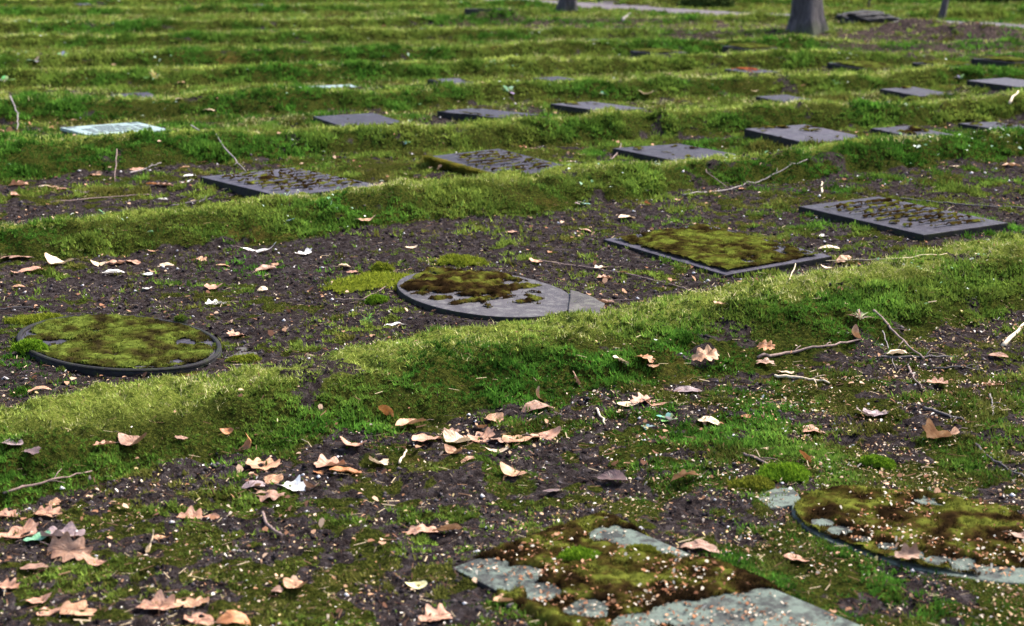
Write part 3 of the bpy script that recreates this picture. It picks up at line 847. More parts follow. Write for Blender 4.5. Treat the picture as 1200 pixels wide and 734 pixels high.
for i, d in enumerate(SLABS):
    dist = math.hypot(d['x'], d['y'])
    sd = 200 + i * 13
    root = empty('gravestone', (d['x'], d['y'], d['z']), d['rot'], rx=random.uniform(-.022, .022), ry=random.uniform(-.022, .022))
    tag(root, d['label'], 'gravestone', 'flat gravestones set in rows')
    L, S, top = d['L'], d['S'], d['top']
    mt = {'pale': M_PALE, 'grey': M_ST2, 'lichen': M_LICH, 'mid': M_MID}.get(d.get('mat'), M_ST if i % 3 else M_ST2)
    if d['kind'] in ('rect', 'frame', 'plaque'):
        # slightly irregular, worn outline
        out_ = []
        cs = [(-L / 2, -S / 2), (L / 2, -S / 2), (L / 2, S / 2), (-L / 2, S / 2)]
        for a, b in zip(cs, cs[1:] + cs[:1]):
            for t in np.linspace(0, 1, 9)[:-1]:
                out_.append((a[0] + (b[0] - a[0]) * t + random.gauss(0, .0012), a[1] + (b[1] - a[1]) * t + random.gauss(0, .0012)))
        if d['kind'] == 'plaque':
            bmobj('base', prism([(x * .97, y_ * .97) for x, y_ in out_], -.05, top - .02, .004), M_EDGE, root)
            bmobj('slab', prism(out_, top - .018, top, .003), M_PALE, root)
            # engraved lines of letters, worn past reading
            bm = bmesh.new()
            for r_ in range(4):
                u0 = -L * .30 + r_ * L * .17; vv = -S * .36 + (.10 if r_ == 0 else 0)
                while vv < S * .36 - (.10 if r_ == 0 else 0):
                    w_ = random.choice((.012, .016, .02, .03))
                    bmesh.ops.create_cube(bm, size=1, matrix=Matrix.Translation((u0 + random.uniform(-.002, .002), vv + w_ / 2, top + .0005)) @ Matrix.Diagonal((.05, w_, .003, 1)))
                    vv += w_ + random.choice((.006, .006, .006, .022))
            tag(bmobj('inscription', bm, M_INK, root), kind='stuff')
            for vv in (-S * .40, S * .40):
                bm = bmesh.new()
                bmesh.ops.create_cube(bm, size=1, matrix=Matrix.Translation((-L * .40, vv, top + .0008)) @ Matrix.Diagonal((.05, .055, .003, 1)))
                bmobj('corner_emblem', bm, M_INK, root)
        else:
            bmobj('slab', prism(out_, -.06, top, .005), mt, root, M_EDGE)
            if False:
                bm = bmesh.new(); w = .018
                for (cx, cy, sx, sy) in ((0, S / 2 - w, L - 2 * w, w * .7), (0, -S / 2 + w, L - 2 * w, w * .7), (L / 2 - w, 0, w * .7, S - 3.2 * w), (-L / 2 + w, 0, w * .7, S - 3.2 * w)):
                    bmesh.ops.create_cube(bm, size=1, matrix=Matrix.Translation((cx, cy, top + .003)) @ Matrix.Diagonal((sx, sy, .010, 1)))
                bmobj('rim', bm, M_ST, root)
    else:
        # rectangular base at soil level with the oval tablet on it
        base = prism([(-L / 2 - .01, -S / 2 - .01), (L / 2 + .01, -S / 2 - .01), (L / 2 + .01, S / 2 + .01), (-L / 2 - .01, S / 2 + .01)], -.06, top - .036, .004)
        b_ = bmobj('base', base, M_BASE, root)
        ov = [(L / 2 * math.cos(q), S / 2 * math.sin(q)) for q in np.linspace(0, 2 * math.pi, 73)[:-1]]
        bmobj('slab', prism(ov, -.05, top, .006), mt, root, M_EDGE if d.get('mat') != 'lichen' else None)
        if d.get('rim'):
            bm = bmesh.new(); prof = [(1.0, .001), (1.0, .006), (.99, .009), (.965, .009), (.955, .006), (.955, .0005)]
            rings = []
            NN = 96
            for q in range(NN):
                a = 2 * math.pi * q / NN
                wob = 1 + .006 * math.sin(a * 5 + 1)
                rings.append([bm.verts.new(((L / 2 - (1 - p) * .35) * wob * math.cos(a), (S / 2 - (1 - p) * .35) * wob * math.sin(a), top + z_)) for p, z_ in prof])
            gap = (14, 20) if d.get('mat') is None else (30, 52)
            for q in range(NN):
                if gap[0] * 3 <= q < gap[1] * 3 and d.get('mat') is None and False: continue
                a, b = rings[q], rings[(q + 1) % NN]
                for j in range(len(prof) - 1): bm.faces.new((a[j], b[j], b[j + 1], a[j + 1]))
            bmesh.ops.recalc_face_normals(bm, faces=bm.faces)
            bmobj('rim', bm, M_LICH if d.get('mat') == 'lichen' else M_EDGE, root)
    if d.get('moss'):
        moss_part(d, root, top, sd, dist)
    if d.get('edge_moss'):
        # cushion hanging over the near edge
        n = 9000
        uu = -L / 2 + rng.random(n) * L; a = rng.random(n) * 2.2
        vv = -S / 2 - .012 + rng.normal(0, .012, n); zz = top - a * .04 * rng.random(n) + .006
        k = fbm(uu * 9, a, 5, 2) > .32; uu, vv, zz = uu[k], vv[k], zz[k]; n = len(uu)
        ln = .014 * (.5 + rng.random(n)); th = rng.random(n) * 6.28
        B = np.empty((n, 3, 3))
        B[:, 0] = np.stack([uu - .004, vv, zz], 1); B[:, 1] = np.stack([uu + .004, vv + .002, zz], 1)
        B[:, 2] = np.stack([uu + np.cos(th) * ln, vv - abs(np.sin(th)) * ln, zz + ln * .5], 1)
        cb = mixcol(np.clip(vn(uu * 20, zz * 20, 3) + rng.random(n) * .3, 0, 1), (.05, .08, .01), (.20, .17, .03))
        link('edge_moss', npmesh('edge_moss', B.reshape(-1, 3), np.arange(n * 3).reshape(-1, 3), np.repeat(cb, 3, 0)), M_MOSS, root)
    if d.get('mat') == 'lichen':
        chips_on(d, root, top, 3000, sd)

# ------------------------------------------------------------------ leaves
def leaf_mesh(kind, L, seed, curl):
    r = random.Random(seed)
    NT = 60 if L > .04 else 32
    NR = 7 if L > .04 else 4
    asp = {'oak': .40, 'beech': .31, 'scrap': .42, 'long': .15}[kind] * r.uniform(.85, 1.15)
    tear = [r.random() for _ in range(12)]
    lob = r.choice((3, 4)); ph = r.uniform(0, 6)
    def rim(q):
        x = math.cos(q); y_ = math.sin(q)
        side = q / math.pi if q <= math.pi else (2 * math.pi - q) / math.pi     # 0 tip .. 1 stalk
        if kind == 'oak':
            tri = abs(((side * (lob + .5) + .25 * (y_ > 0)) % 1) - .5) * 2
            k = .56 + .50 * (3 * tri * tri - 2 * tri ** 3)
            k *= 1 - .25 * side
            k = max(k, .5) if side > .93 or side < .04 else k
            return x * .5 * (.80 + .24 * k), asp * y_ * k * 1.12
        if kind == 'scrap':
            f = q / 6.2832 * 12; a, b = tear[int(f) % 12], tear[(int(f) + 1) % 12]; t = f % 1
            k = .55 + .55 * (a * (1 - t) + b * t) + .06 * math.sin(q * 9)
            return x * .5 * k, asp * y_ * k
        return x * .5 * (1 + .10 * (abs(x) ** 8)), asp * y_ * (abs(y_) ** .15) * (1 + .15 * x) * (1 + .02 * math.sin(q * 17))
    ax = r.uniform(-.5, .5) + (math.pi / 2 if r.random() < .45 else 0)
    ca, sa = math.cos(ax), math.sin(ax)
    k1 = r.uniform(.6, 1.5) * curl * 3.2 * r.choice((1, 1, -1)); fold = r.uniform(0, 2.2) * curl; tw = r.uniform(-1, 1) * curl * 2.5
    wv = r.uniform(.004, .014)
    V = []; vein = []
    def put(x, y_):
        X_, Y_ = x * L, y_ * L
        s_ = (ca * x + sa * y_)
        z = k1 * s_ * s_ + fold * max(0, s_ - .12) ** 1.5 * 2 + tw * x * y_ + .16 * abs(y_) * (1 + curl)
        z += wv * 1.6 * math.sin(x * 14 + y_ * 5 + ph) + wv * math.sin(y_ * 23 - x * 9 + ph * 2)
        V.append([X_, Y_, z * L])
        f = (abs(y_) * 1.0 + x) * 11
        vein.append(1.0 if abs(y_) < .012 else (.7 if (f % 1) < .22 else 0))
    put(0, 0)
    for a in range(1, NR + 1):
        for b in range(NT):
            x, y_ = rim(2 * math.pi * b / NT); put(x * a / NR, y_ * a / NR)
    Fa = [(0, 1 + b, 1 + (b + 1) % NT) for b in range(NT)]
    for a in range(NR - 1):
        o0 = 1 + a * NT; o1 = o0 + NT
        Fa += [(o0 + b, o1 + b, o1 + (b + 1) % NT, o0 + (b + 1) % NT) for b in range(NT)]
    zs = sorted(v[2] for v in V); zmin = zs[len(zs) // 12]
    for v in V: v[2] -= zmin
    me = pymesh('leaf', V, Fa)
    a = me.attributes.new('vein', 'FLOAT', 'POINT'); a.data.foreach_set('value', vein)
    a0 = V[1 + (NR - 1) * NT + NT // 2]
    st = tube_data([a0, (a0[0] - L * .1, a0[1] + L * .01, a0[2] + L * .02), (a0[0] - L * .24, a0[1] + L * .03, max(.001, a0[2] - .002))], [L * .010, L * .008, L * .010], 5)
    return me, st

GL = 'fallen leaves lying about'
LEAVES = [
 # x, y, width px, kind, colour, tilt, label
 (55, 605, 40, 'oak', 'pink', .2, 'hooked pinkish oak leaf at the left edge, in front of the green leaf'),
 (8, 606, 34, 'oak', 'pink', .1, 'pink oak leaf cut by the left edge, above the larger pale lobed one'),
 (22, 629, 52, 'oak', 'pink', .15, 'pale pink lobed leaf partly over a green leaf at the left edge'),
 (43, 634, 34, 'beech', 'green', .1, 'bright green leaf under a pale lobed one at the left edge'),
 (74, 630, 58, 'oak', 'mauve', .3, 'broad mauve brown leaf with curled top, behind the dark crumpled one'),
 (82, 654, 60, 'oak', 'brown', .7, 'large crumpled dark brown leaf standing up near the left corner'),
 (112, 662, 46, 'long', 'pink', .3, 'long pointed pink tip sticking out right of the crumpled brown leaf'),
 (40, 667, 34, 'beech', 'brown', .3, 'dull brown leaf left of the crumpled one'),
 (180, 646, 40, 'beech', 'cream', 1.0, 'cream curled leaf standing upright, bottom left'),
 (190, 633, 20, 'beech', 'tan', .6, 'small tan leaf right behind the upright cream leaf'),
 (8, 690, 32, 'oak', 'pink', .2, 'pink leaf cut by the left edge near the bottom'),
 (46, 707, 30, 'beech', 'pink', .4, 'small pale pink leaf above the tan folded one in the bottom left corner'),
 (88, 718, 58, 'oak', 'tan', .4, 'folded tan oak leaf in the bottom left corner'),
 (56, 722, 34, 'scrap', 'pink', .2, 'pale torn leaf left of the folded tan oak leaf'),
 (183, 713, 52, 'oak', 'pink', .5, 'pointed pinkish leaf with three corners near the bottom edge'),
 (226, 711, 46, 'oak', 'tan', .3, 'tan leaf with a curled lower rim right of the three cornered one'),
 (234, 729, 46, 'beech', 'pink', .2, 'flat pinkish leaf cut by the bottom edge, left of the orange brown one'),
 (274, 730, 42, 'beech', 'rust', .5, 'orange brown leaf cut by the bottom edge'),
 (346, 689, 36, 'beech', 'tan', .2, 'angular tan leaf piece on dark soil, bottom left of centre'),
 (326, 694, 20, 'scrap', 'brown', .2, 'small brown leaf piece touching the angular tan one'),
 (222, 608, 34, 'oak', 'pink', .3, 'curled pinkish leaf below the dark green bank, left of its small twin'),
 (248, 608, 20, 'beech', 'pink', .3, 'small rounded pink leaf right of the curled one'),
 (123, 526, 28, 'oak', 'pink', .5, 'brown leaf with a white patch, left of the oval brown one on the first bank'),
 (156, 524, 44, 'beech', 'brown', .35, 'oval brown leaf on the first bank at the left'),
 (13, 525, 34, 'beech', 'mauve', .2, 'mauve leaf at the left edge on the first bank'),
 (38, 534, 24, 'scrap', 'dark', .2, 'dark mauve leaf scrap right of the mauve leaf'),
 (64, 592, 22, 'scrap', 'tan', .6, 'small twisted tan leaf above the hooked pinkish one'),
 (213, 518, 18, 'scrap', 'brown', .5, 'small red brown leaf half sunk in moss on the left'),
 (266, 513, 16, 'beech', 'rust', .8, 'small orange leaf standing in the moss left of centre'),
 (293, 528, 24, 'beech', 'rust', 1.1, 'rust leaf standing upright above the pale leaf pile'),
 (308, 549, 46, 'oak', 'tan', .5, 'pale lobed leaf on top of the small leaf pile'),
 (318, 564, 30, 'scrap', 'tan', .6, 'crumpled tan leaf in the middle of the small leaf pile'),
 (298, 572, 34, 'beech', 'mauve', .4, 'dull mauve leaf on the left of the small leaf pile'),
 (316, 583, 42, 'oak', 'brown', .3, 'pinkish brown leaf at the bottom of the small leaf pile'),
 (342, 573, 42, 'oak', 'white', .3, 'bleached white lobed leaf on the right of the small leaf pile'),
 (366, 575, 20, 'beech', 'brown', .7, 'small rolled brown leaf right of the bleached one'),
 (388, 547, 42, 'oak', 'pink', .15, 'flat pink leaf behind the orange curled leaf'),
 (405, 554, 42, 'beech', 'rust', .5, 'glossy orange curled leaf below the first bank'),
 (415, 524, 36, 'beech', 'pink', .5, 'round pink leaf with a long stalk against the mossy bank'),
 (447, 545, 32, 'scrap', 'cream', .5, 'twisted cream leaf right of the orange curled one'),
 (373, 555, 20, 'scrap', 'rust', .5, 'small orange scrap left of the flat pink leaf'),
 (453, 492, 26, 'beech', 'rust', .9, 'rust leaf standing in the moss above the leaf row'),
 (482, 500, 40, 'beech', 'tan', .5, 'upper tan leaf leaning down the bank at the start of the leaf row'),
 (501, 517, 42, 'beech', 'pink', .3, 'pinkish tan leaf at the left end of the leaf row'),
 (535, 519, 38, 'beech', 'cream', .5, 'cream curled leaf in the leaf row below the bank'),
 (531, 532, 26, 'beech', 'tan', .6, 'small tan leaf hanging below the cream one'),
 (549, 540, 20, 'scrap', 'tan', .5, 'small ragged tan piece in front of the leaf row'),
 (561, 517, 44, 'oak', 'pink', .4, 'pinkish brown lobed leaf in the middle of the leaf row'),
 (586, 518, 34, 'oak', 'brown', .5, 'brown leaf between the lobed and the large folded one'),
 (582, 531, 28, 'long', 'cream', .3, 'narrow pale leaf in front of the brown one in the leaf row'),
 (611, 516, 50, 'beech', 'tan', .6, 'large folded tan leaf near the right end of the leaf row'),
 (638, 515, 40, 'beech', 'pink', .3, 'pointed mauve pink leaf at the right end of the leaf row'),
 (527, 509, 28, 'oak', 'brown', .6, 'brown curled leaf behind the cream one in the leaf row'),
 (562, 505, 18, 'scrap', 'tan', .8, 'small upright tan leaf behind the middle of the leaf row'),
 (602, 558, 38, 'beech', 'tan', .15, 'flat tan leaf on moss in front of the leaf row'),
 (647, 577, 22, 'beech', 'dark', .3, 'small maroon leaf right of the flat tan one'),
 (579, 494, 30, 'scrap', 'tan', .4, 'crumpled tan leaf on dark soil behind the leaf row'),
 (630, 471, 20, 'beech', 'tan', .9, 'small tan leaf standing at the foot of the bank'),
 (630, 481, 40, 'beech', 'brown', .15, 'dark brown flat leaf beneath the small standing one'),
 (497, 626, 48, 'oak', 'pink', .25, 'broad pink leaf with brown marks, centre bottom'),
 (524, 627, 36, 'beech', 'tan', .8, 'curled tan leaf casting a dark gap beside the broad pink one'),
 (488, 689, 28, 'beech', 'yellow', .3, 'pale yellow leaf on dark soil near the bottom'),
 (510, 727, 46, 'oak', 'pink', .25, 'lobed pink leaf cut by the bottom edge'),
 (591, 707, 30, 'scrap', 'tan', .5, 'tan leaf scrap below the sharp corner of the lichen covered stone'),
 (717, 563, 36, 'beech', 'dark', .5, 'curled dark maroon leaf in the middle foreground'),
 (803, 566, 42, 'oak', 'tan', .8, 'tan leaf standing on its edge, right of the maroon one'),
 (820, 645, 50, 'beech', 'brown', .5, 'reddish brown curled leaf on the lichen covered stone'),
 (934, 657, 34, 'beech', 'pink', .4, 'pinkish curled leaf among moss between the two lower stones'),
 (1062, 661, 34, 'oak', 'brown', .7, 'dark rust leaf standing below the half buried rounded stone'),
 (1105, 519, 46, 'oak', 'tan', .7, 'crumpled tan leaf with lifted lobes on the right'),
 (943, 541, 22, 'beech', 'rust', 1.0, 'small rust leaf standing behind the half buried rounded stone'),
 (1195, 636, 28, 'beech', 'brown', .3, 'dull brown leaf cut by the right edge'),
 (952, 507, 34, 'scrap', 'pink', .2, 'flat pale pink leaf scrap on the right foreground soil'),
 (830, 496, 34, 'beech', 'cream', .2, 'pale pinkish leaf beside small green leaves'),
 (737, 476, 28, 'beech', 'cream', .2, 'left leaf of the pale trio at the foot of the bank'),
 (752, 471, 34, 'oak', 'pink', .3, 'middle leaf of the pale trio at the foot of the bank'),
 (768, 476, 28, 'beech', 'pink', .3, 'right leaf of the pale trio at the foot of the bank'),
 (726, 436, 26, 'beech', 'cream', 1.1, 'tan leaf hanging tip down on the mossy bank'),
 (755, 425, 26, 'oak', 'rust', .6, 'rust brown curled leaf on the mossy bank'),
 (765, 434, 15, 'beech', 'tan', .4, 'tiny tan leaf below the rust brown curled one'),
 (826, 426, 36, 'oak', 'tan', .7, 'pale brown twisted leaf on the bank, left of the long twig'),
 (675, 451, 20, 'oak', 'brown', 1.0, 'dull brown leaf standing in the moss, centre'),
 (806, 460, 34, 'beech', 'mauve', .2, 'mauve leaf lying flat below the twisted one'),
 (874, 490, 14, 'beech', 'rust', .5, 'tiny orange leaf in the right foreground'),
 (897, 413, 24, 'oak', 'rust', .7, 'rust leaf behind the long brown twig'),
 (894, 430, 30, 'oak', 'brown', .2, 'faded brown leaf below the long brown twig'),
 (920, 438, 24, 'oak', 'cream', .5, 'small white lobed leaf by the short tan stick'),
 (1002, 398, 18, 'beech', 'tan', .9, 'small tan leaf at the end of the long brown twig'),
 (1052, 416, 28, 'beech', 'cream', .4, 'cream leaf behind the dark straight stick'),
 (1098, 450, 28, 'oak', 'pink', .4, 'pink and white lobed leaf in the right foreground'),
 (1164, 453, 34, 'oak', 'pink', .2, 'flat pink leaf near the right edge'),
 (1022, 488, 42, 'oak', 'mauve', .2, 'large flat mauve brown leaf on dark soil'),
 (1168, 419, 26, 'beech', 'pink', .2, 'pink leaf below the pale thick stick'),
 (20, 304, 44, 'oak', 'brown', .6, 'folded brown leaf at the left edge below the second bank'),
 (42, 320, 40, 'beech', 'pink', .4, 'curved pinkish brown leaf in front of the folded one'),
 (70, 310, 34, 'beech', 'cream', .35, 'cream pointed leaf standing at the left below the second bank'),
 (18, 321, 12, 'beech', 'pink', .2, 'small pink leaf left of the curved one'),
 (22, 337, 15, 'beech', 'tan', .3, 'tan leaf on soil below the folded brown one'),
 (116, 312, 20, 'beech', 'cream', .5, 'cream leaf left of the white flat one'),
 (133, 321, 26, 'beech', 'white', .15, 'white flat leaf on dark soil at the left'),
 (137, 310, 26, 'beech', 'pink', .2, 'pink leaf just behind the white flat one'),
 (157, 309, 22, 'beech', 'pink', .3, 'pinkish leaf right of the white flat one'),
 (194, 313, 20, 'beech', 'cream', .4, 'cream rounded leaf on dark soil below the second bank'),
 (172, 323, 18, 'scrap', 'white', .2, 'white thin scrap in front of the cream rounded leaf'),
 (181, 320, 13, 'scrap', 'pink', .2, 'small pink scrap between the white thin one and the cream rounded leaf'),
 (233, 306, 22, 'oak', 'tan', .6, 'crumpled tan leaf with lobes under the second bank'),
 (262, 313, 18, 'beech', 'tan', .4, 'tan leaf right of the crumpled lobed one'),
 (180, 296, 15, 'long', 'tan', .2, 'thin tan leaf on the foot of the second bank'),
 (303, 297, 44, 'long', 'white', .2, 'long whitish feathery leaf under the second bank'),
 (355, 299, 24, 'oak', 'white', .3, 'white lobed leaf right of the feathery one'),
 (312, 317, 28, 'beech', 'brown', .3, 'brown curved leaf on soil below the feathery one'),
 (322, 311, 12, 'beech', 'tan', .6, 'small tan tip above the brown curved leaf'),
 (250, 339, 24, 'oak', 'pink', .4, 'pale pink crumpled leaf on the soil behind the left oval stone'),
 (254, 358, 28, 'oak', 'white', .3, 'bright white ragged leaf on the soil behind the left oval stone'),
 (173, 340, 14, 'scrap', 'white', .3, 'white scrap on the soil left of the pale crumpled leaf'),
 (308, 342, 13, 'beech', 'cream', .8, 'small cream leaf standing on bare soil'),
 (430, 261, 22, 'beech', 'tan', .3, 'long tan leaf on the face of the second bank'),
 (277, 395, 24, 'oak', 'pink', .3, 'pale pink leaf beside the corner of the left oval stone'),
 (404, 313, 15, 'beech', 'cream', .4, 'cream leaf left of the middle oval stone, upper of a pair'),
 (413, 320, 15, 'beech', 'pink', .4, 'pinkish leaf left of the middle oval stone, lower of a pair'),
 (466, 383, 32, 'long', 'white', .3, 'pale crescent leaf in front of the middle oval stone'),
 (46, 459, 28, 'beech', 'tan', .4, 'tan leaf with dark underside in front of the left oval stone'),
 (711, 356, 26, 'beech', 'brown', .6, 'reddish curled leaf at the tip of the middle oval stone'),
 (599, 273, 14, 'beech', 'pink', .2, 'small pink leaf on soil below the second bank, centre'),
 (686, 271, 14, 'beech', 'pink', .2, 'small pinkish leaf left of the framed mossy stone'),
 (735, 256, 22, 'beech', 'cream', .2, 'cream yellow leaf behind the framed mossy stone'),
 (482, 292, 15, 'beech', 'cream', .2, 'pale leaf behind the middle oval stone, on its left'),
 (628, 308, 18, 'beech', 'tan', .2, 'ochre leaf behind the middle oval stone, on its right'),
 (645, 297, 9, 'beech', 'rust', .2, 'tiny orange leaf right behind the ochre one'),
 (705, 315, 20, 'oak', 'cream', .3, 'cream lobed leaf in front of the framed mossy stone'),
 (709, 327, 20, 'oak', 'pink', .3, 'pinkish lobed leaf below the cream lobed one'),
 (731, 321, 14, 'beech', 'tan', .6, 'orange tan leaf right of the cream lobed one'),
 (965, 278, 16, 'beech', 'white', .2, 'small white leaf between the framed mossy and the slate stone'),
 (972, 292, 26, 'beech', 'cream', .15, 'flat pale leaf just behind the tip of the framed mossy stone'),
 (988, 308, 22, 'beech', 'tan', .7, 'plump tan leaf at the right tip of the framed mossy stone'),
 (968, 318, 15, 'beech', 'cream', .2, 'pale leaf below the plump tan one'),
 (843, 360, 17, 'beech', 'tan', .3, 'tan leaf on the sunny top of the first bank'),
 (112, 206, 17, 'beech', 'tan', .5, 'tan leaf on the left soil strip below the third bank'),
 (161, 200, 19, 'beech', 'pink', .4, 'pinkish leaf at the foot of the third bank with a twig behind it'),
 (217, 197, 12, 'beech', 'tan', .3, 'tiny tan leaf behind the dark raised stone'),
 (223, 207, 17, 'beech', 'white', .2, 'white flat leaf left of the dark raised stone'),
 (217, 215, 17, 'long', 'white', .2, 'thin white leaf below the white flat one'),
 (178, 217, 16, 'beech', 'rust', .5, 'orange leaf of a pair on the left soil strip'),
 (193, 218, 23, 'oak', 'brown', .4, 'brown leaf of a pair on the left soil strip'),
 (191, 235, 16, 'beech', 'white', .3, 'white leaf below the orange and brown pair'),
 (72, 223, 23, 'beech', 'pink', .3, 'pink oval leaf right of the little leaf heap'),
 (54, 220, 20, 'long', 'cream', .2, 'pale long leaf at the right of the little leaf heap'),
 (23, 218, 26, 'oak', 'pink', .4, 'pink lobed leaf on the little leaf heap at the left edge'),
 (18, 230, 14, 'beech', 'pink', .3, 'small pink leaf in front of the little leaf heap'),
 (42, 226, 18, 'oak', 'tan', .3, 'tan lobed leaf on the little leaf heap'),
 (99, 227, 20, 'long', 'mauve', .2, 'thin greyish leaf right of the pink oval one'),
 (83, 143, 16, 'beech', 'tan', .5, 'tan leaf behind the pale green stone'),
 (62, 152, 10, 'beech', 'rust', .8, 'small orange leaf at the corner of the pale green stone'),
 (10, 157, 30, 'oak', 'pink', .4, 'pink leaves pile piece at the left edge, left of the pale green stone'),
 (244, 131, 15, 'beech', 'cream', .3, 'cream leaf on the foot of the fourth bank'),
 (210, 118, 9, 'beech', 'cream', .4, 'tiny cream leaf on the top of the fourth bank'),
 (236, 192, 13, 'beech', 'pink', .2, 'small pink leaf behind the dark raised stone, at the foot of the bank'),
 (212, 98, 10, 'beech', 'tan', .5, 'tiny tan leaf above the fourth bank on the left'),
 (133, 79, 8, 'beech', 'tan', .8, 'tiny tan leaf at the foot of the distant bank, far left'),
 (757, 112, 20, 'oak', 'cream', .4, 'bright cream two lobed leaf on grass, behind the spotted stone'),
 (469, 211, 16, 'beech', 'cream', .2, 'cream leaf left of the stone with the mossy edge'),
 (515, 200, 11, 'beech', 'tan', .9, 'small round tan leaf against the mossy stone edge'),
 (611, 173, 13, 'beech', 'rust', .5, 'orange leaf behind the stone with the mossy edge, left of a pair'),
 (624, 175, 13, 'long', 'brown', .2, 'brown thin leaf behind the stone with the mossy edge, right of a pair'),
 (680, 170, 9, 'beech', 'cream', .6, 'tiny cream leaf on the grass left of the brown spotted stone'),
 (669, 190, 11, 'beech', 'cream', .3, 'small cream leaf at the right tip of the stone with the mossy edge'),
 (759, 241, 10, 'beech', 'rust', .8, 'tiny orange leaf at the left end of the long grey branch'),
 (796, 236, 13, 'oak', 'tan', .6, 'small tan leaf at the start of the long grey branch'),
 (870, 223, 9, 'beech', 'rust', .4, 'tiny rust leaf beside the long grey branch'),
 (893, 227, 10, 'beech', 'cream', .3, 'tiny cream leaf below the long grey branch'),
 (1119, 196, 12, 'beech', 'cream', .3, 'cream leaf on the bare soil at the right'),
 (1186, 195, 22, 'beech', 'tan', .2, 'orange tan leaf on the bare soil near the right edge'),
 (940, 103, 8, 'beech', 'pink', .8, 'tiny pink leaf standing in the grass on the right'),
 (884, 109, 9, 'beech', 'cream', .2, 'tiny cream leaf left above the narrow bare stone'),
 (450, 33, 8, 'beech', 'tan', .7, 'tiny tan leaf on a distant bank, centre left'),
 (201, 24, 7, 'beech', 'yellow', .5, 'tiny yellow leaf on a distant bank, far left'),
 (1110, 70, 9, 'beech', 'rust', .6, 'tiny orange leaf by the bare soil on the right'),
]
OFFS = [0.0]
def ray_slab(px, py):
    """world point on a stone's top if the pixel lands on one"""
    for d in SLABS:
        z = d['z'] + d['top']; x, y_ = un(px, py, z); u, v = local(d, x, y_)
        if d['kind'] == 'oval': ok = (u / (d['L'] / 2)) ** 2 + (v / (d['S'] / 2)) ** 2 < 1
        else: ok = abs(u) < d['L'] / 2 and abs(v) < d['S'] / 2
        if ok: return Vector((x, y_, z))
    return None
for i, (px, py, w, kind, colr, tilt, lab) in enumerate(LEAVES):
    P, t = hit(px, py)
    q = ray_slab(px, py)
    if q is not None: P = q + Vector((0, 0, .010))
    _, bk, _, _, _, _ = terrain(np.array([P.x]), np.array([P.y]), True)
    Lw = max(.015, w * t / F * .92)
    me, st = leaf_mesh(kind, Lw, 500 + i, .10 + .22 * tilt)
    o = link('fallen_leaf', me, LM[colr], smooth=True)
    tag(o, lab, 'leaf', GL)
    r = random.Random(i * 7 + 1)
    lift = .004 + .008 * float(bk[0])
    o.location = P + Vector((0, 0, lift + (.18 * Lw * tilt if tilt > .65 else .0)))
    rz = r.uniform(-.7, .7) + r.choice((0, math.pi))
    o.rotation_euler = (r.uniform(.1, .3) * tilt + (.4 if tilt > .65 else 0), r.uniform(-.25, .25) * tilt - (0 if tilt <= .85 else .9), rz)
    if Lw > .04:
        V_, F_ = st
        link('stalk', pymesh('stalk', V_, F_), M_TW['brown'], o)

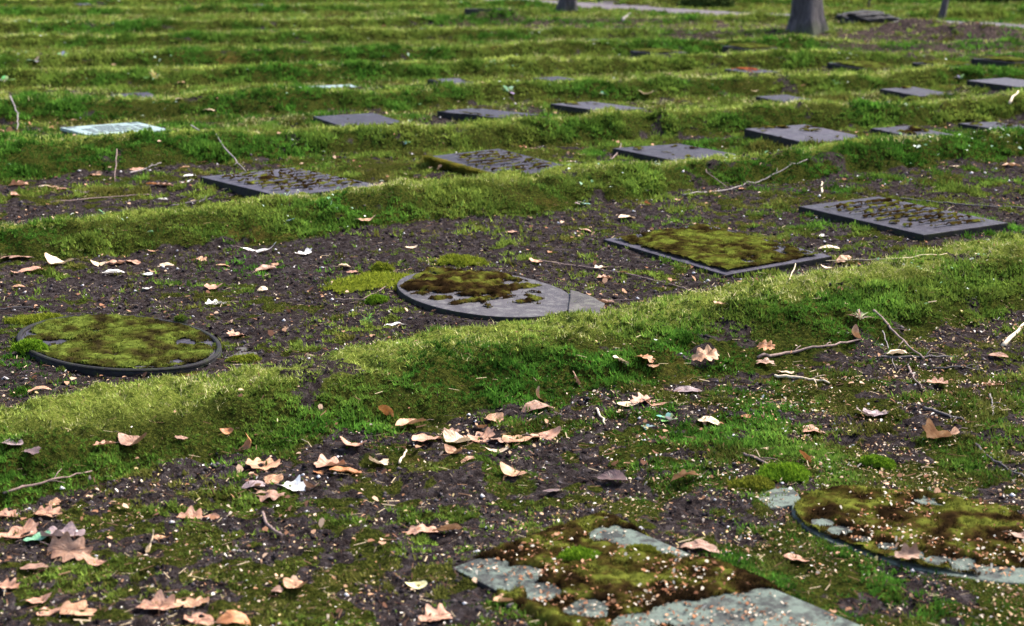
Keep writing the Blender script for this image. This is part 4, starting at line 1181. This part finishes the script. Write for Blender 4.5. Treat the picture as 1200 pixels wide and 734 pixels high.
# ------------------------------------------------------------------ twigs
TWIGS = [
 ([(800, 229), (850, 223), (890, 213), (910, 203), (946, 187)], .0036, 'grey', .012, 'long grey forked branch lying across the second bank'),
 ([(810, 178), (828, 202), (854, 221)], .003, 'brown', .02, 'thin dark twig meeting the long grey branch'),
 ([(888, 419), (930, 413), (975, 405), (1009, 397)], .0045, 'brown', .012, 'long brown twig at the foot of the first bank'),
 ([(1024, 364), (1048, 389), (1083, 421)], .0042, 'brown', .03, 'brown stick leaning from the bank down to the soil'),
 ([(1028, 419), (1075, 419), (1122, 418)], .0045, 'dark', .008, 'dark straight stick on the soil'),
 ([(908, 440), (945, 444), (972, 449)], .0040, 'pale', .008, 'short tan stick below the long brown twig'),
 ([(1176, 405), (1202, 378)], .007, 'pale', .02, 'thick pale stick cut by the right edge'),
 ([(1083, 478), (1108, 486), (1131, 495)], .0045, 'dark', .008, 'short black stick in the right foreground'),
 ([(1034, 388), (1041, 408), (1050, 432)], .0018, 'grey', .012, 'thin grey stem below the leaning stick'),
 ([(1142, 520), (1165, 541), (1202, 561)], .0035, 'dark', .012, 'dark crooked twig near the right edge'),
 ([(1160, 462), (1164, 474), (1162, 488)], .003, 'grey', .008, 'small grey crooked twig near the right edge'),
 ([(1065, 430), (1072, 445), (1086, 459)], .0028, 'brown', .01, 'thin brown twig below the dark straight stick'),
 ([(1094, 432), (1125, 430), (1155, 436)], .0028, 'dark', .008, 'thin dark twig right of the straight stick'),
 ([(595, 711), (625, 712), (658, 720)], .0035, 'dark', .01, 'dark twig along the lichen covered stone'),
 ([(635, 647), (648, 643), (651, 632)], .0030, 'brown', .012, 'curled red brown twig above the lichen covered stone'),
 ([(4, 578), (55, 564), (108, 552)], .0030, 'brown', .02, 'long brown stem on the moss at the left edge'),
 ([(224, 147), (262, 172), (288, 201)], .0045, 'grey', .05, 'grey twig leaning against the third bank'),
 ([(12, 113), (21, 133), (20, 152)], .005, 'grey', .06, 'thin grey twig at the left edge on the fourth bank'),
 ([(137, 175), (135, 213)], .0030, 'brown', .02, 'short upright brown stem on the third bank'),
 ([(152, 203), (170, 198), (189, 191)], .0045, 'grey', .012, 'small grey twig behind a pinkish leaf'),
 ([(-4, 363), (22, 360), (45, 361)], .0030, 'dark', .012, 'dark thin twig at the left edge on the soil'),
 ([(392, 351), (425, 351), (446, 340), (470, 322)], .0022, 'brown', .01, 'thin reddish root left of the middle oval stone'),
 ([(628, 305), (680, 312), (740, 322), (798, 337), (828, 346)], .0026, 'brown', .008, 'long reddish brown runner between the oval and the framed stone'),
 ([(925, 328), (934, 306), (985, 305), (1050, 303), (1110, 297)], .0018, 'straw', .03, 'long straw stalk at the tip of the framed mossy stone'),
 ([(1055, 233), (1100, 238), (1160, 242), (1204, 243)], .0045, 'dark', .01, 'dark root running behind the slate gravestone'),
 ([(1085, 272), (1098, 255), (1115, 243)], .0022, 'brown', .03, 'thin reddish twig over the slate gravestone'),
 ([(716, 187), (726, 178), (728, 168)], .0040, 'brown', .03, 'bent twig at the left corner of the brown spotted stone'),
 ([(699, 479), (709, 497)], .0032, 'pale', .008, 'small pale stick in front of the mossy bank'),
 ([(468, 543), (476, 527)], .0030, 'pale', .008, 'tiny pale stick before the leaf row'),
 ([(872, 532), (892, 540), (911, 549)], .0036, 'brown', .012, 'brown stick behind the half buried rounded stone'),
 ([(1183, 121), (1193, 107)], .009, 'pale', .04, 'short pale stick in the bank at the right edge'),
 ([(963, 226), (963, 213)], .005, 'pale', .02, 'tiny whitish peg in the second bank'),
 ([(708, 352), (760, 351)], .0015, 'brown', .006, 'hair thin stem right of the middle oval stone'),
 ([(60, 237), (130, 231), (175, 228)], .0035, 'brown', .008, 'long dark brown twig on the left soil strip'),
 ([(200, 242), (225, 237), (247, 233)], .0045, 'dark', .012, 'dark twig below the dark raised stone'),
 ([(730, 24), (738, 16)], .022, 'grey', .05, 'grey broken stick on the far bare soil'),
]
for i, (pts, rad, colr, lift, lab) in enumerate(TWIGS):
    P = []
    for px, py in pts:
        p, t = hit(px, py, lift * .5); P.append(p)
    Q = []
    r = random.Random(i)
    for a, b in zip(P[:-1], P[1:]):
        n = 6
        for k in range(n):
            q = a.lerp(b, k / n)
            q += Vector((r.gauss(0, 1), r.gauss(0, 1), r.gauss(0, .5))) * (.0025 if k else 0)
            Q.append(q)
    Q.append(P[-1])
    gz = terrain(np.array([q.x for q in Q]), np.array([q.y for q in Q]))
    Q = [Vector((q.x, q.y, max(q.z, float(z_) + rad * .8))) for q, z_ in zip(Q, gz)]
    rr = [rad * (1.15 - .55 * k / (len(Q) - 1)) * r.uniform(.88, 1.12) for k in range(len(Q))]
    org = Q[0].copy(); data = [tube_data([q - org for q in Q], rr, 7)]
    if len(P) > 2 and rad > .0025:
        for _ in range(2):
            k = r.randrange(3, len(Q) - 2); dr = (Q[k + 1] - Q[k]).normalized(); sd_ = Vector((-dr.y, dr.x, .3)) * r.choice((-1, 1))
            e = Q[k] + (dr + sd_ * .8).normalized() * r.uniform(.02, .06)
            data.append(tube_data([Q[k] - org, (Q[k] + e) / 2 + Vector((0, 0, .003)) - org, e - org], [rad * .5, rad * .4, rad * .25], 5))
    V_, F_ = merge_data(data)
    o = link('twig', pymesh('twig', V_, F_), M_TW[colr], smooth=True); o.location = org
    tag(o, lab, 'twig', 'twigs and sticks on the ground')

# ------------------------------------------------------------------ catkin, mossy pebble
P = [hit(*p, .004)[0] for p in ((308, 603), (312, 616), (322, 625), (333, 631))]
V_, F_ = [], []
org = P[0]
Q = []
for a, b in zip(P[:-1], P[1:]):
    for k in range(6): Q.append(a.lerp(b, k / 6) - org + Vector((0, 0, .006)))
rr = [.0026 * (1.0 + .5 * (k % 2)) for k in range(len(Q))]
V_, F_ = tube_data(Q, rr, 8)
o = link('catkin', pymesh('catkin', V_, F_), M_TW['brown'], smooth=False); o.location = org
tag(o, 'brown segmented catkin curling on the moss, bottom left', 'catkin')

def lump(name, loc, rx, ry, rz, mat, seed, amp=.2, sub=3):
    bm = bmesh.new(); bmesh.ops.create_icosphere(bm, subdivisions=sub, radius=1)
    for v_ in bm.verts:
        n = .5 * fbm(np.array(v_.co.x * 2.6 + v_.co.z * 1.9 + seed), np.array(v_.co.y * 2.6 - v_.co.z * 1.3), seed, 4) + .5 * fbm(np.array(v_.co.z * 4 + seed), np.array(v_.co.x * 3 - v_.co.y * 4), seed + 3, 3) - .5
        v_.co *= 1 + float(n) * amp * 2
        v_.co = Vector((v_.co.x * rx, v_.co.y * ry, v_.co.z * rz))
    me = bpy.data.meshes.new(name); bm.to_mesh(me); bm.free()
    o = link(name, me, mat, smooth=True); o.location = loc; return o
p, t = hit(211, 384)
o = lump('pebble', p + Vector((0, .02, .012)), .024, .022, .022, M_EDGE, 4)
tag(o, 'dark round pebble with a moss cap behind the left oval stone', 'pebble')
n = 700
th = rng.random(n) * 6.28; ph = np.arccos(1 - rng.random(n) * .6)
dr = np.stack([np.sin(ph) * np.cos(th), np.sin(ph) * np.sin(th), np.cos(ph)], 1)
B = np.empty((n, 3, 3)); c0 = dr * .0225
B[:, 0] = c0 + rng.normal(0, .0016, (n, 3)); B[:, 1] = c0 + rng.normal(0, .0016, (n, 3)); B[:, 2] = c0 + dr * .006 + rng.normal(0, .002, (n, 3))
cb = mixcol(rng.random(n), (.03, .06, .01), (.11, .15, .02))
link('moss_cap', npmesh('moss_cap', B.reshape(-1, 3), np.arange(3 * n).reshape(-1, 3), np.repeat(cb, 3, 0)), M_MOSS, o)

def cushion(px, py, wpx, hm, lab, pal, asp=.6):
    P, t = hit(px, py); s_ = wpx * t / F / 2; sd = int(px + py)
    q = ray_slab(px, py)
    if q is not None: P = q
    n = 26; g1 = np.linspace(-1, 1, n); U, W = np.meshgrid(g1, g1, indexing='ij')
    rr = np.hypot(U, W) * (1 + .9 * (fbm(U * 1.7 + sd, W * 1.7, sd, 3) - .5))
    Hh = np.sqrt(np.clip(1 - rr * rr, 0, 1)) * (.7 + .6 * fbm(U * 5, W * 5, sd, 2))
    xs = U * s_ * 1.15; ys_ = W * s_ * 1.15 * asp
    gz = terrain(xs + P.x, ys_ + P.y) - P.z if q is None else np.zeros(xs.shape)
    ii = np.arange(n * n).reshape(n, n); qd = np.stack([ii[:-1, :-1], ii[1:, :-1], ii[1:, 1:], ii[:-1, 1:]], -1)
    ok = (Hh[:-1, :-1] > 0) & (Hh[1:, 1:] > 0); qd = qd[ok]
    V1 = np.stack([xs.ravel(), ys_.ravel(), (gz + Hh * hm - .004).ravel()], 1)
    used = np.unique(qd); rm = -np.ones(n * n, int); rm[used] = np.arange(len(used)); V1 = V1[used]; qd = rm[qd]
    tri = np.vstack([qd[:, [0, 1, 2]], qd[:, [0, 2, 3]]])
    C1 = mixcol(fbm(V1[:, 0] * 60, V1[:, 1] * 60, 3, 2), pal[0], pal[1]) * .7
    N = int(2600 * min(1, wpx / 40)); k = rng.integers(0, len(V1), N); c0 = V1[k] + rng.normal(0, 1, (N, 3)) * np.array((s_ / n * 1.2, s_ / n * .8, .001))
    th = rng.random(N) * 6.28; ln = .0055 * (t / 3.2) ** .7 * (.5 + rng.random(N)); B = np.empty((N, 3, 3)); w_ = ln * .22
    B[:, 0] = c0 + np.stack([-np.sin(th) * w_, np.cos(th) * w_, 0 * w_], 1); B[:, 1] = c0 - np.stack([-np.sin(th) * w_, np.cos(th) * w_, 0 * w_], 1)
    B[:, 2] = c0 + np.stack([np.cos(th) * ln * .6, np.sin(th) * ln * .6, ln], 1)
    cb = mixcol(rng.random(N), pal[0], pal[1])
    o_ = len(V1); V1 = np.vstack([V1, B.reshape(-1, 3)]); C1 = np.vstack([C1, np.repeat(cb, 3, 0)]); tri = np.vstack([tri, o_ + np.arange(3 * N).reshape(-1, 3)])
    o = link('moss_cushion', npmesh('moss_cushion', V1, tri, C1), M_MOSS); o.location = P
    tag(o, lab, 'moss cushion', 'moss cushions')
YG = ((.08, .10, .010), (.22, .25, .025)); GG = ((.05, .12, .008), (.18, .28, .02)); OL = ((.07, .08, .01), (.20, .21, .025))
for a in ((432, 333, 104, .022, 'wide yellow green moss cushion on the left corner of the middle oval stone', YG, .75),
          (447, 318, 26, .03, 'small bright moss cushion behind the wide yellow one', YG),
          (441, 354, 22, .02, 'small green moss cushion in front of the wide yellow one', GG),
          (540, 307, 56, .02, 'flat yellow moss cushion behind the middle oval stone', YG, .5),
          (497, 358, 26, .015, 'thin yellow moss cushion at the near edge of the middle oval stone', YG),
          (38, 412, 38, .035, 'bright green moss cushion over the left side of the oval rim', GG),
          (42, 376, 60, .02, 'pale yellow moss cushion at the back left of the left oval stone', YG, .5),
          (285, 424, 34, .015, 'thin yellow moss cushion beside the base corner of the left oval stone', YG, .5),
          (917, 560, 58, .03, 'yellow green moss cushion behind the base corner of the half buried rounded stone', GG),
          (880, 572, 46, .025, 'olive moss cushion left of the yellow green one, by the half buried rounded stone', OL),
          (1028, 546, 36, .025, 'bright moss cushion on the far side of the half buried rounded stone', GG),
          (679, 655, 46, .02, 'bright green moss cushion lying on the lichen covered stone', GG),
          (752, 648, 34, .015, 'olive green moss cushion on the lichen covered stone, near its back edge', OL)):
    cushion(*a)

def fragment(pix, lab_root, lift=-.002):
    P = [hit(a, b)[0] for a, b in pix]; r0 = [o for o in bpy.data.objects if o.get('label') == lab_root][0]
    zt = sum(p.z for p in P) / len(P) + lift
    pts = []
    for a, b in zip(P, P[1:] + P[:1]):
        for k in range(5):
            q = a.lerp(b, k / 5); pts.append((q.x + random.gauss(0, .002), q.y + random.gauss(0, .002)))
    bm = prism(pts, zt - .05, zt, .003)
    inv = Matrix.LocRotScale(r0.location, r0.rotation_euler, None).inverted()
    bmesh.ops.transform(bm, matrix=inv, verts=bm.verts)
    bmobj('base_corner', bm, M_LICH if 'rounded' in lab_root else M_BASE, r0)
LR = [d['label'] for d in SLABS]
fragment([(886, 582), (905, 572), (930, 574), (938, 588), (928, 602), (902, 596)], [l for l in LR if 'half buried rounded' in l][0], .004)
fragment([(262, 402), (290, 408), (318, 418), (288, 423), (262, 420)], [l for l in LR if 'dark raised rim' in l][0])
fragment([(668, 346), (690, 352), (708, 362), (694, 371), (664, 373)], [l for l in LR if 'oval grey' in l][0])

# far soil heaps
p, t = hit(1015, 26)
m, nt, out = newmat('loose_dark_soil')
pos = nd(nt, 'ShaderNodeTexCoord').outputs['Object']
a = noise(nt, pos, 22, 6, .7)
pbr(nt, out, ramp(nt, a, [(.35, (.004, .003, .004)), (.7, (.030, .024, .026))]), .9, a, 1, .05)
o = lump('molehill', Vector((p.x, p.y + .1, p.z + .03)), .40, .34, .11, m, 9, .6, 5)
tag(o, 'dark heap of loose soil right of the big trunk', 'molehill')

# ------------------------------------------------------------------ small weeds and grass tufts
def weed(px, py, wpx, lab, col=((.10, .20, .10), (.34, .44, .34)), grassy=False):
    P, t = hit(px, py); r = random.Random(int(px)); s = wpx * t / F / 2
    root = empty('weed' if not grassy else 'grass_tuft', P)
    tag(root, lab, 'weed' if not grassy else 'grass tuft', 'small weeds on the banks')
    V = []; Fa = []; C = []
    n = 40 if grassy else 9
    for k in range(n):
        a = r.uniform(0, 6.28); el = r.uniform(.5, 1.4) if grassy else r.uniform(.15, 1.1); L = s * r.uniform(.6, 1.3) * (1.5 if grassy else 1)
        w = L * (.03 if grassy else .22)
        d = Vector((math.cos(a) * math.cos(el), math.sin(a) * math.cos(el), math.sin(el))); sd_ = Vector((-math.sin(a), math.cos(a), 0))
        o = len(V)
        pr_ = [(0, .25), (.3, .8), (.6, 1), (.85, .6), (1, .05)]
        for f, ww in pr_:
            c0 = d * (L * f) - Vector((0, 0, L * .35 * f * f)) * (1 if not grassy else 1.2)
            V += [c0 + sd_ * w * ww, c0 - sd_ * w * ww]
        for j in range(4): Fa.append((o + 2 * j, o + 2 * j + 1, o + 2 * j + 3, o + 2 * j + 2))
        cc = [x + (y_ - x) * r.random() for x, y_ in zip(*col)]
        C += [cc] * 10
    me = npmesh('leaves', np.array([tuple(v) for v in V]), np.array(Fa), np.array(C))
    link('leaves', me, M_GRASS, root)
    V_, F_ = tube_data([(0, 0, -.01), (0, 0, s * .3)], [s * .05, s * .03], 5)
    link('stem', pymesh('stem', V_, F_), M_TW['straw'], root)
for a in ((336, 262, 24, 'small grey green weed on the face of the second bank'),
          (342, 172, 18, 'pale leaved weed on the face of the third bank, left'),
          (596, 108, 26, 'pale leafy weed on the fourth bank, centre'),
          (706, 111, 16, 'small pale weed right of the leafy one on the fourth bank'),
          (681, 240, 22, 'silvery weed at the foot of the second bank'),
          (477, 168, 14, 'tiny weed below the plain dark gravestone'),
          (5, 97, 26, 'weed with broad leaves at the far left edge'),
          (41, 72, 20, 'pale weed on a distant bank at the far left'),
          (72, 66, 18, 'pale weed right of the other one at the far left'),
          (980, 98, 18, 'small weed on the bank left of the light grey stone'),
          (784, 494, 34, 'fresh mint green leaf cluster in the middle foreground', ((.10, .19, .10), (.28, .38, .26))),
          (757, 501, 22, 'second mint green leaf cluster, left of the fresh one', ((.10, .19, .10), (.28, .38, .26))),
          (62, 423, 12, 'tiny seedling before the left oval stone'),
          (1125, 92, 18, 'pale weed below the thick grey stone')):
    weed(*a)
weed(1008, 374, 24, 'dry straw coloured grass tuft on top of the first bank', ((.30, .26, .14), (.58, .52, .36)), True)
weed(182, 94, 26, 'tall pale grass tuft on a distant bank at the left', ((.18, .22, .08), (.42, .40, .20)), True)
weed(430, 378, 22, 'green grass tuft on the near edge of the soil strip', ((.06, .16, .03), (.20, .32, .10)), True)

# ------------------------------------------------------------------ trees
def tree(px, py, rad, hgt, lean, lab, seed, name='tree', limbs=9, flare=1.5):
    P, t = hit(px, py); r = random.Random(seed)
    root = empty(name, P); tag(root, lab, 'tree', 'bare trees along the path')
    n = 26; seg = 28
    V = []; Fa = []
    cl = []
    for i in range(n):
        f = i / (n - 1); z = -.15 + hgt * f ** 1.4
        rr = rad * (1 - .72 * f) * (1 + (flare - 1) * math.exp(-max(0, z + .05) * 3.6 / (rad * 3.6)))
        c0 = Vector((lean * z + .04 * math.sin(z * .9 + seed), .03 * math.sin(z * .7), z)); cl.append((c0, rr))
        for k in range(seg):
            q = 2 * math.pi * k / seg
            but = 1 + .16 * math.exp(-max(0, z) * 2.5) * math.sin(q * 5 + seed) + .045 * math.sin(q * 11 + z * 1.2) + .03 * float(vn(np.array(q * 3), np.array(z * 3), seed) - .5)
            V.append((c0.x + math.cos(q) * rr * but, c0.y + math.sin(q) * rr * but, c0.z))
    for i in range(n - 1):
        for k in range(seg):
            k2 = (k + 1) % seg
            Fa.append((i * seg + k, i * seg + k2, (i + 1) * seg + k2, (i + 1) * seg + k))
    link('trunk', pymesh('trunk', V, Fa), M_BARK, root, True)
    data = []
    def grow(a, d, L, rr, lev):
        pts = [a]; dd = d.copy()
        for k in range(4):
            dd = (dd + Vector((r.gauss(0, .16), r.gauss(0, .16), r.gauss(.06, .1)))).normalized()
            pts.append(pts[-1] + dd * L / 4)
        data.append(tube_data(pts, [rr * (1 - .17 * k) for k in range(5)], 7 if lev == 0 else 4))
        if lev < 3:
            for k in range(3 if lev else 4):
                q = pts[r.randint(1, 4)]
                nd_ = (dd + Vector((r.gauss(0, .7), r.gauss(0, .7), r.gauss(.2, .35)))).normalized()
                grow(q, nd_, L * r.uniform(.45, .65), rr * .42, lev + 1)
    for k in range(limbs):
        f = .38 + .6 * k / limbs; c0, rr = cl[int(f * (n - 1))]
        a = k * 2.4 + r.random()
        grow(c0, Vector((math.cos(a), math.sin(a), .55)).normalized(), hgt * .38 * (1.1 - f * .6), rr * .45, 0)
    V_, F_ = merge_data(data)
    link('crown', pymesh('crown', V_, F_), M_BARK, root, True)
tree(944, 37, .20, 12, .015, 'thick tree trunk with flared base and furrowed grey bark, right of centre', 3)
tree(667, 14, .15, 11, .10, 'dark leaning tree trunk with mossy right side, near the top edge', 5, flare=1.3)
tree(1100, 23, .055, 4.5, .18, 'slender dark sapling beyond the path at the top right', 8, limbs=6, flare=1.1)
tree(1019, 10, .018, 1.6, .1, 'very thin young stem beyond the path, left of the sapling', 12, limbs=3, flare=1.05)

# low bushes near the top edge
def bush(px, py, wpx, hm, lab, seed):
    P, t = hit(px, py); r = random.Random(seed); s = wpx * t / F / 2
    root = empty('bush', P); tag(root, lab, 'bush')
    n = 5200
    g_ = rng.normal(0, 1, (n, 3)); g_ /= np.linalg.norm(g_, axis=1)[:, None]
    rr = .55 + .5 * rng.random(n)
    lum = .75 + .5 * fbm(g_[:, 0] * 2.2 + seed, g_[:, 1] * 2.2 + g_[:, 2] * 2, seed, 3)
    C0 = g_ * (rr * lum)[:, None] * np.array((s, s * .6, hm)); C0[:, 2] = np.abs(C0[:, 2])
    B = C0[:, None, :] + rng.normal(0, .028, (n, 3, 3))
    cb = mixcol(rng.random(n), (.015, .030, .010), (.07, .10, .025))
    link('foliage', npmesh('foliage', B.reshape(-1, 3), np.arange(3 * n).reshape(-1, 3), np.repeat(cb, 3, 0)), M_GRASS, root)
    data = []
    for k in range(7):
        a = r.uniform(0, 6.28); data.append(tube_data([(0, 0, -.05), (math.cos(a) * s * .3, math.sin(a) * s * .2, hm * .4), (math.cos(a) * s * .7, math.sin(a) * s * .4, hm * .85)], [.02, .014, .006], 5))
    V_, F_ = merge_data(data); link('stems', pymesh('stems', V_, F_), M_TW['dark'], root)
bush(828, 8, 60, .26, 'low dark green bush at the top edge, left of the big trunk', 21)
bush(1150, 2, 60, .35, 'dark low bush beyond the path in the top right corner', 22)
bush(1205, 3, 44, .4, 'dark bush cut by the right edge in the top right corner', 23)

# ------------------------------------------------------------------ camera, light, world
cd = bpy.data.cameras.new('camera'); cam = bpy.data.objects.new('camera', cd); COL.objects.link(cam)
cam.location = (0, 0, H); cam.rotation_euler = (math.pi / 2 - TH, 0, 0)
cd.sensor_width = 36; cd.lens = F / 1200 * 36; cd.clip_start = .1; cd.clip_end = 2000
cd.dof.use_dof = True; cd.dof.focus_distance = 4.7; cd.dof.aperture_fstop = 4.5
SC.camera = cam

SUN_EL, SUN_AZ = 50, 58          # azimuth clockwise from the view direction: light comes from behind the banks
w = bpy.data.worlds.new('World'); SC.world = w; w.use_nodes = True
nt = w.node_tree; bg = nt.nodes.get('Background') or nt.nodes.new('ShaderNodeBackground')
sky = nt.nodes.new('ShaderNodeTexSky'); sky.sky_type = 'NISHITA'; sky.sun_disc = False
sky.sun_elevation = math.radians(SUN_EL); sky.sun_rotation = math.radians(SUN_AZ); sky.dust_density = 3; sky.air_density = 1; sky.ozone_density = .6
nt.links.new(sky.outputs[0], bg.inputs['Color']); bg.inputs['Strength'].default_value = .085
outw = nt.nodes.get('World Output') or nt.nodes.new('ShaderNodeOutputWorld'); nt.links.new(bg.outputs[0], outw.inputs['Surface'])
sl = bpy.data.lights.new('sun', 'SUN'); so = bpy.data.objects.new('sun', sl); COL.objects.link(so)
sl.energy = 2.0; sl.angle = math.radians(14); sl.color = (1, .95, .87)
az, el = math.radians(SUN_AZ), math.radians(SUN_EL)
dirv = Vector((math.sin(az) * math.cos(el), math.cos(az) * math.cos(el), math.sin(el)))
so.rotation_euler = dirv.to_track_quat('Z', 'Y').to_euler()
SC.view_settings.view_transform = 'Standard'; SC.view_settings.look = 'None'; SC.view_settings.gamma = 1
SC.view_settings.use_curve_mapping = False; SC.view_settings.exposure = 2.5
labs = [o['label'] for o in bpy.data.objects if o.parent is None and 'label' in o]
for l in set(labs):
    if labs.count(l) > 1: print('DUP', l)
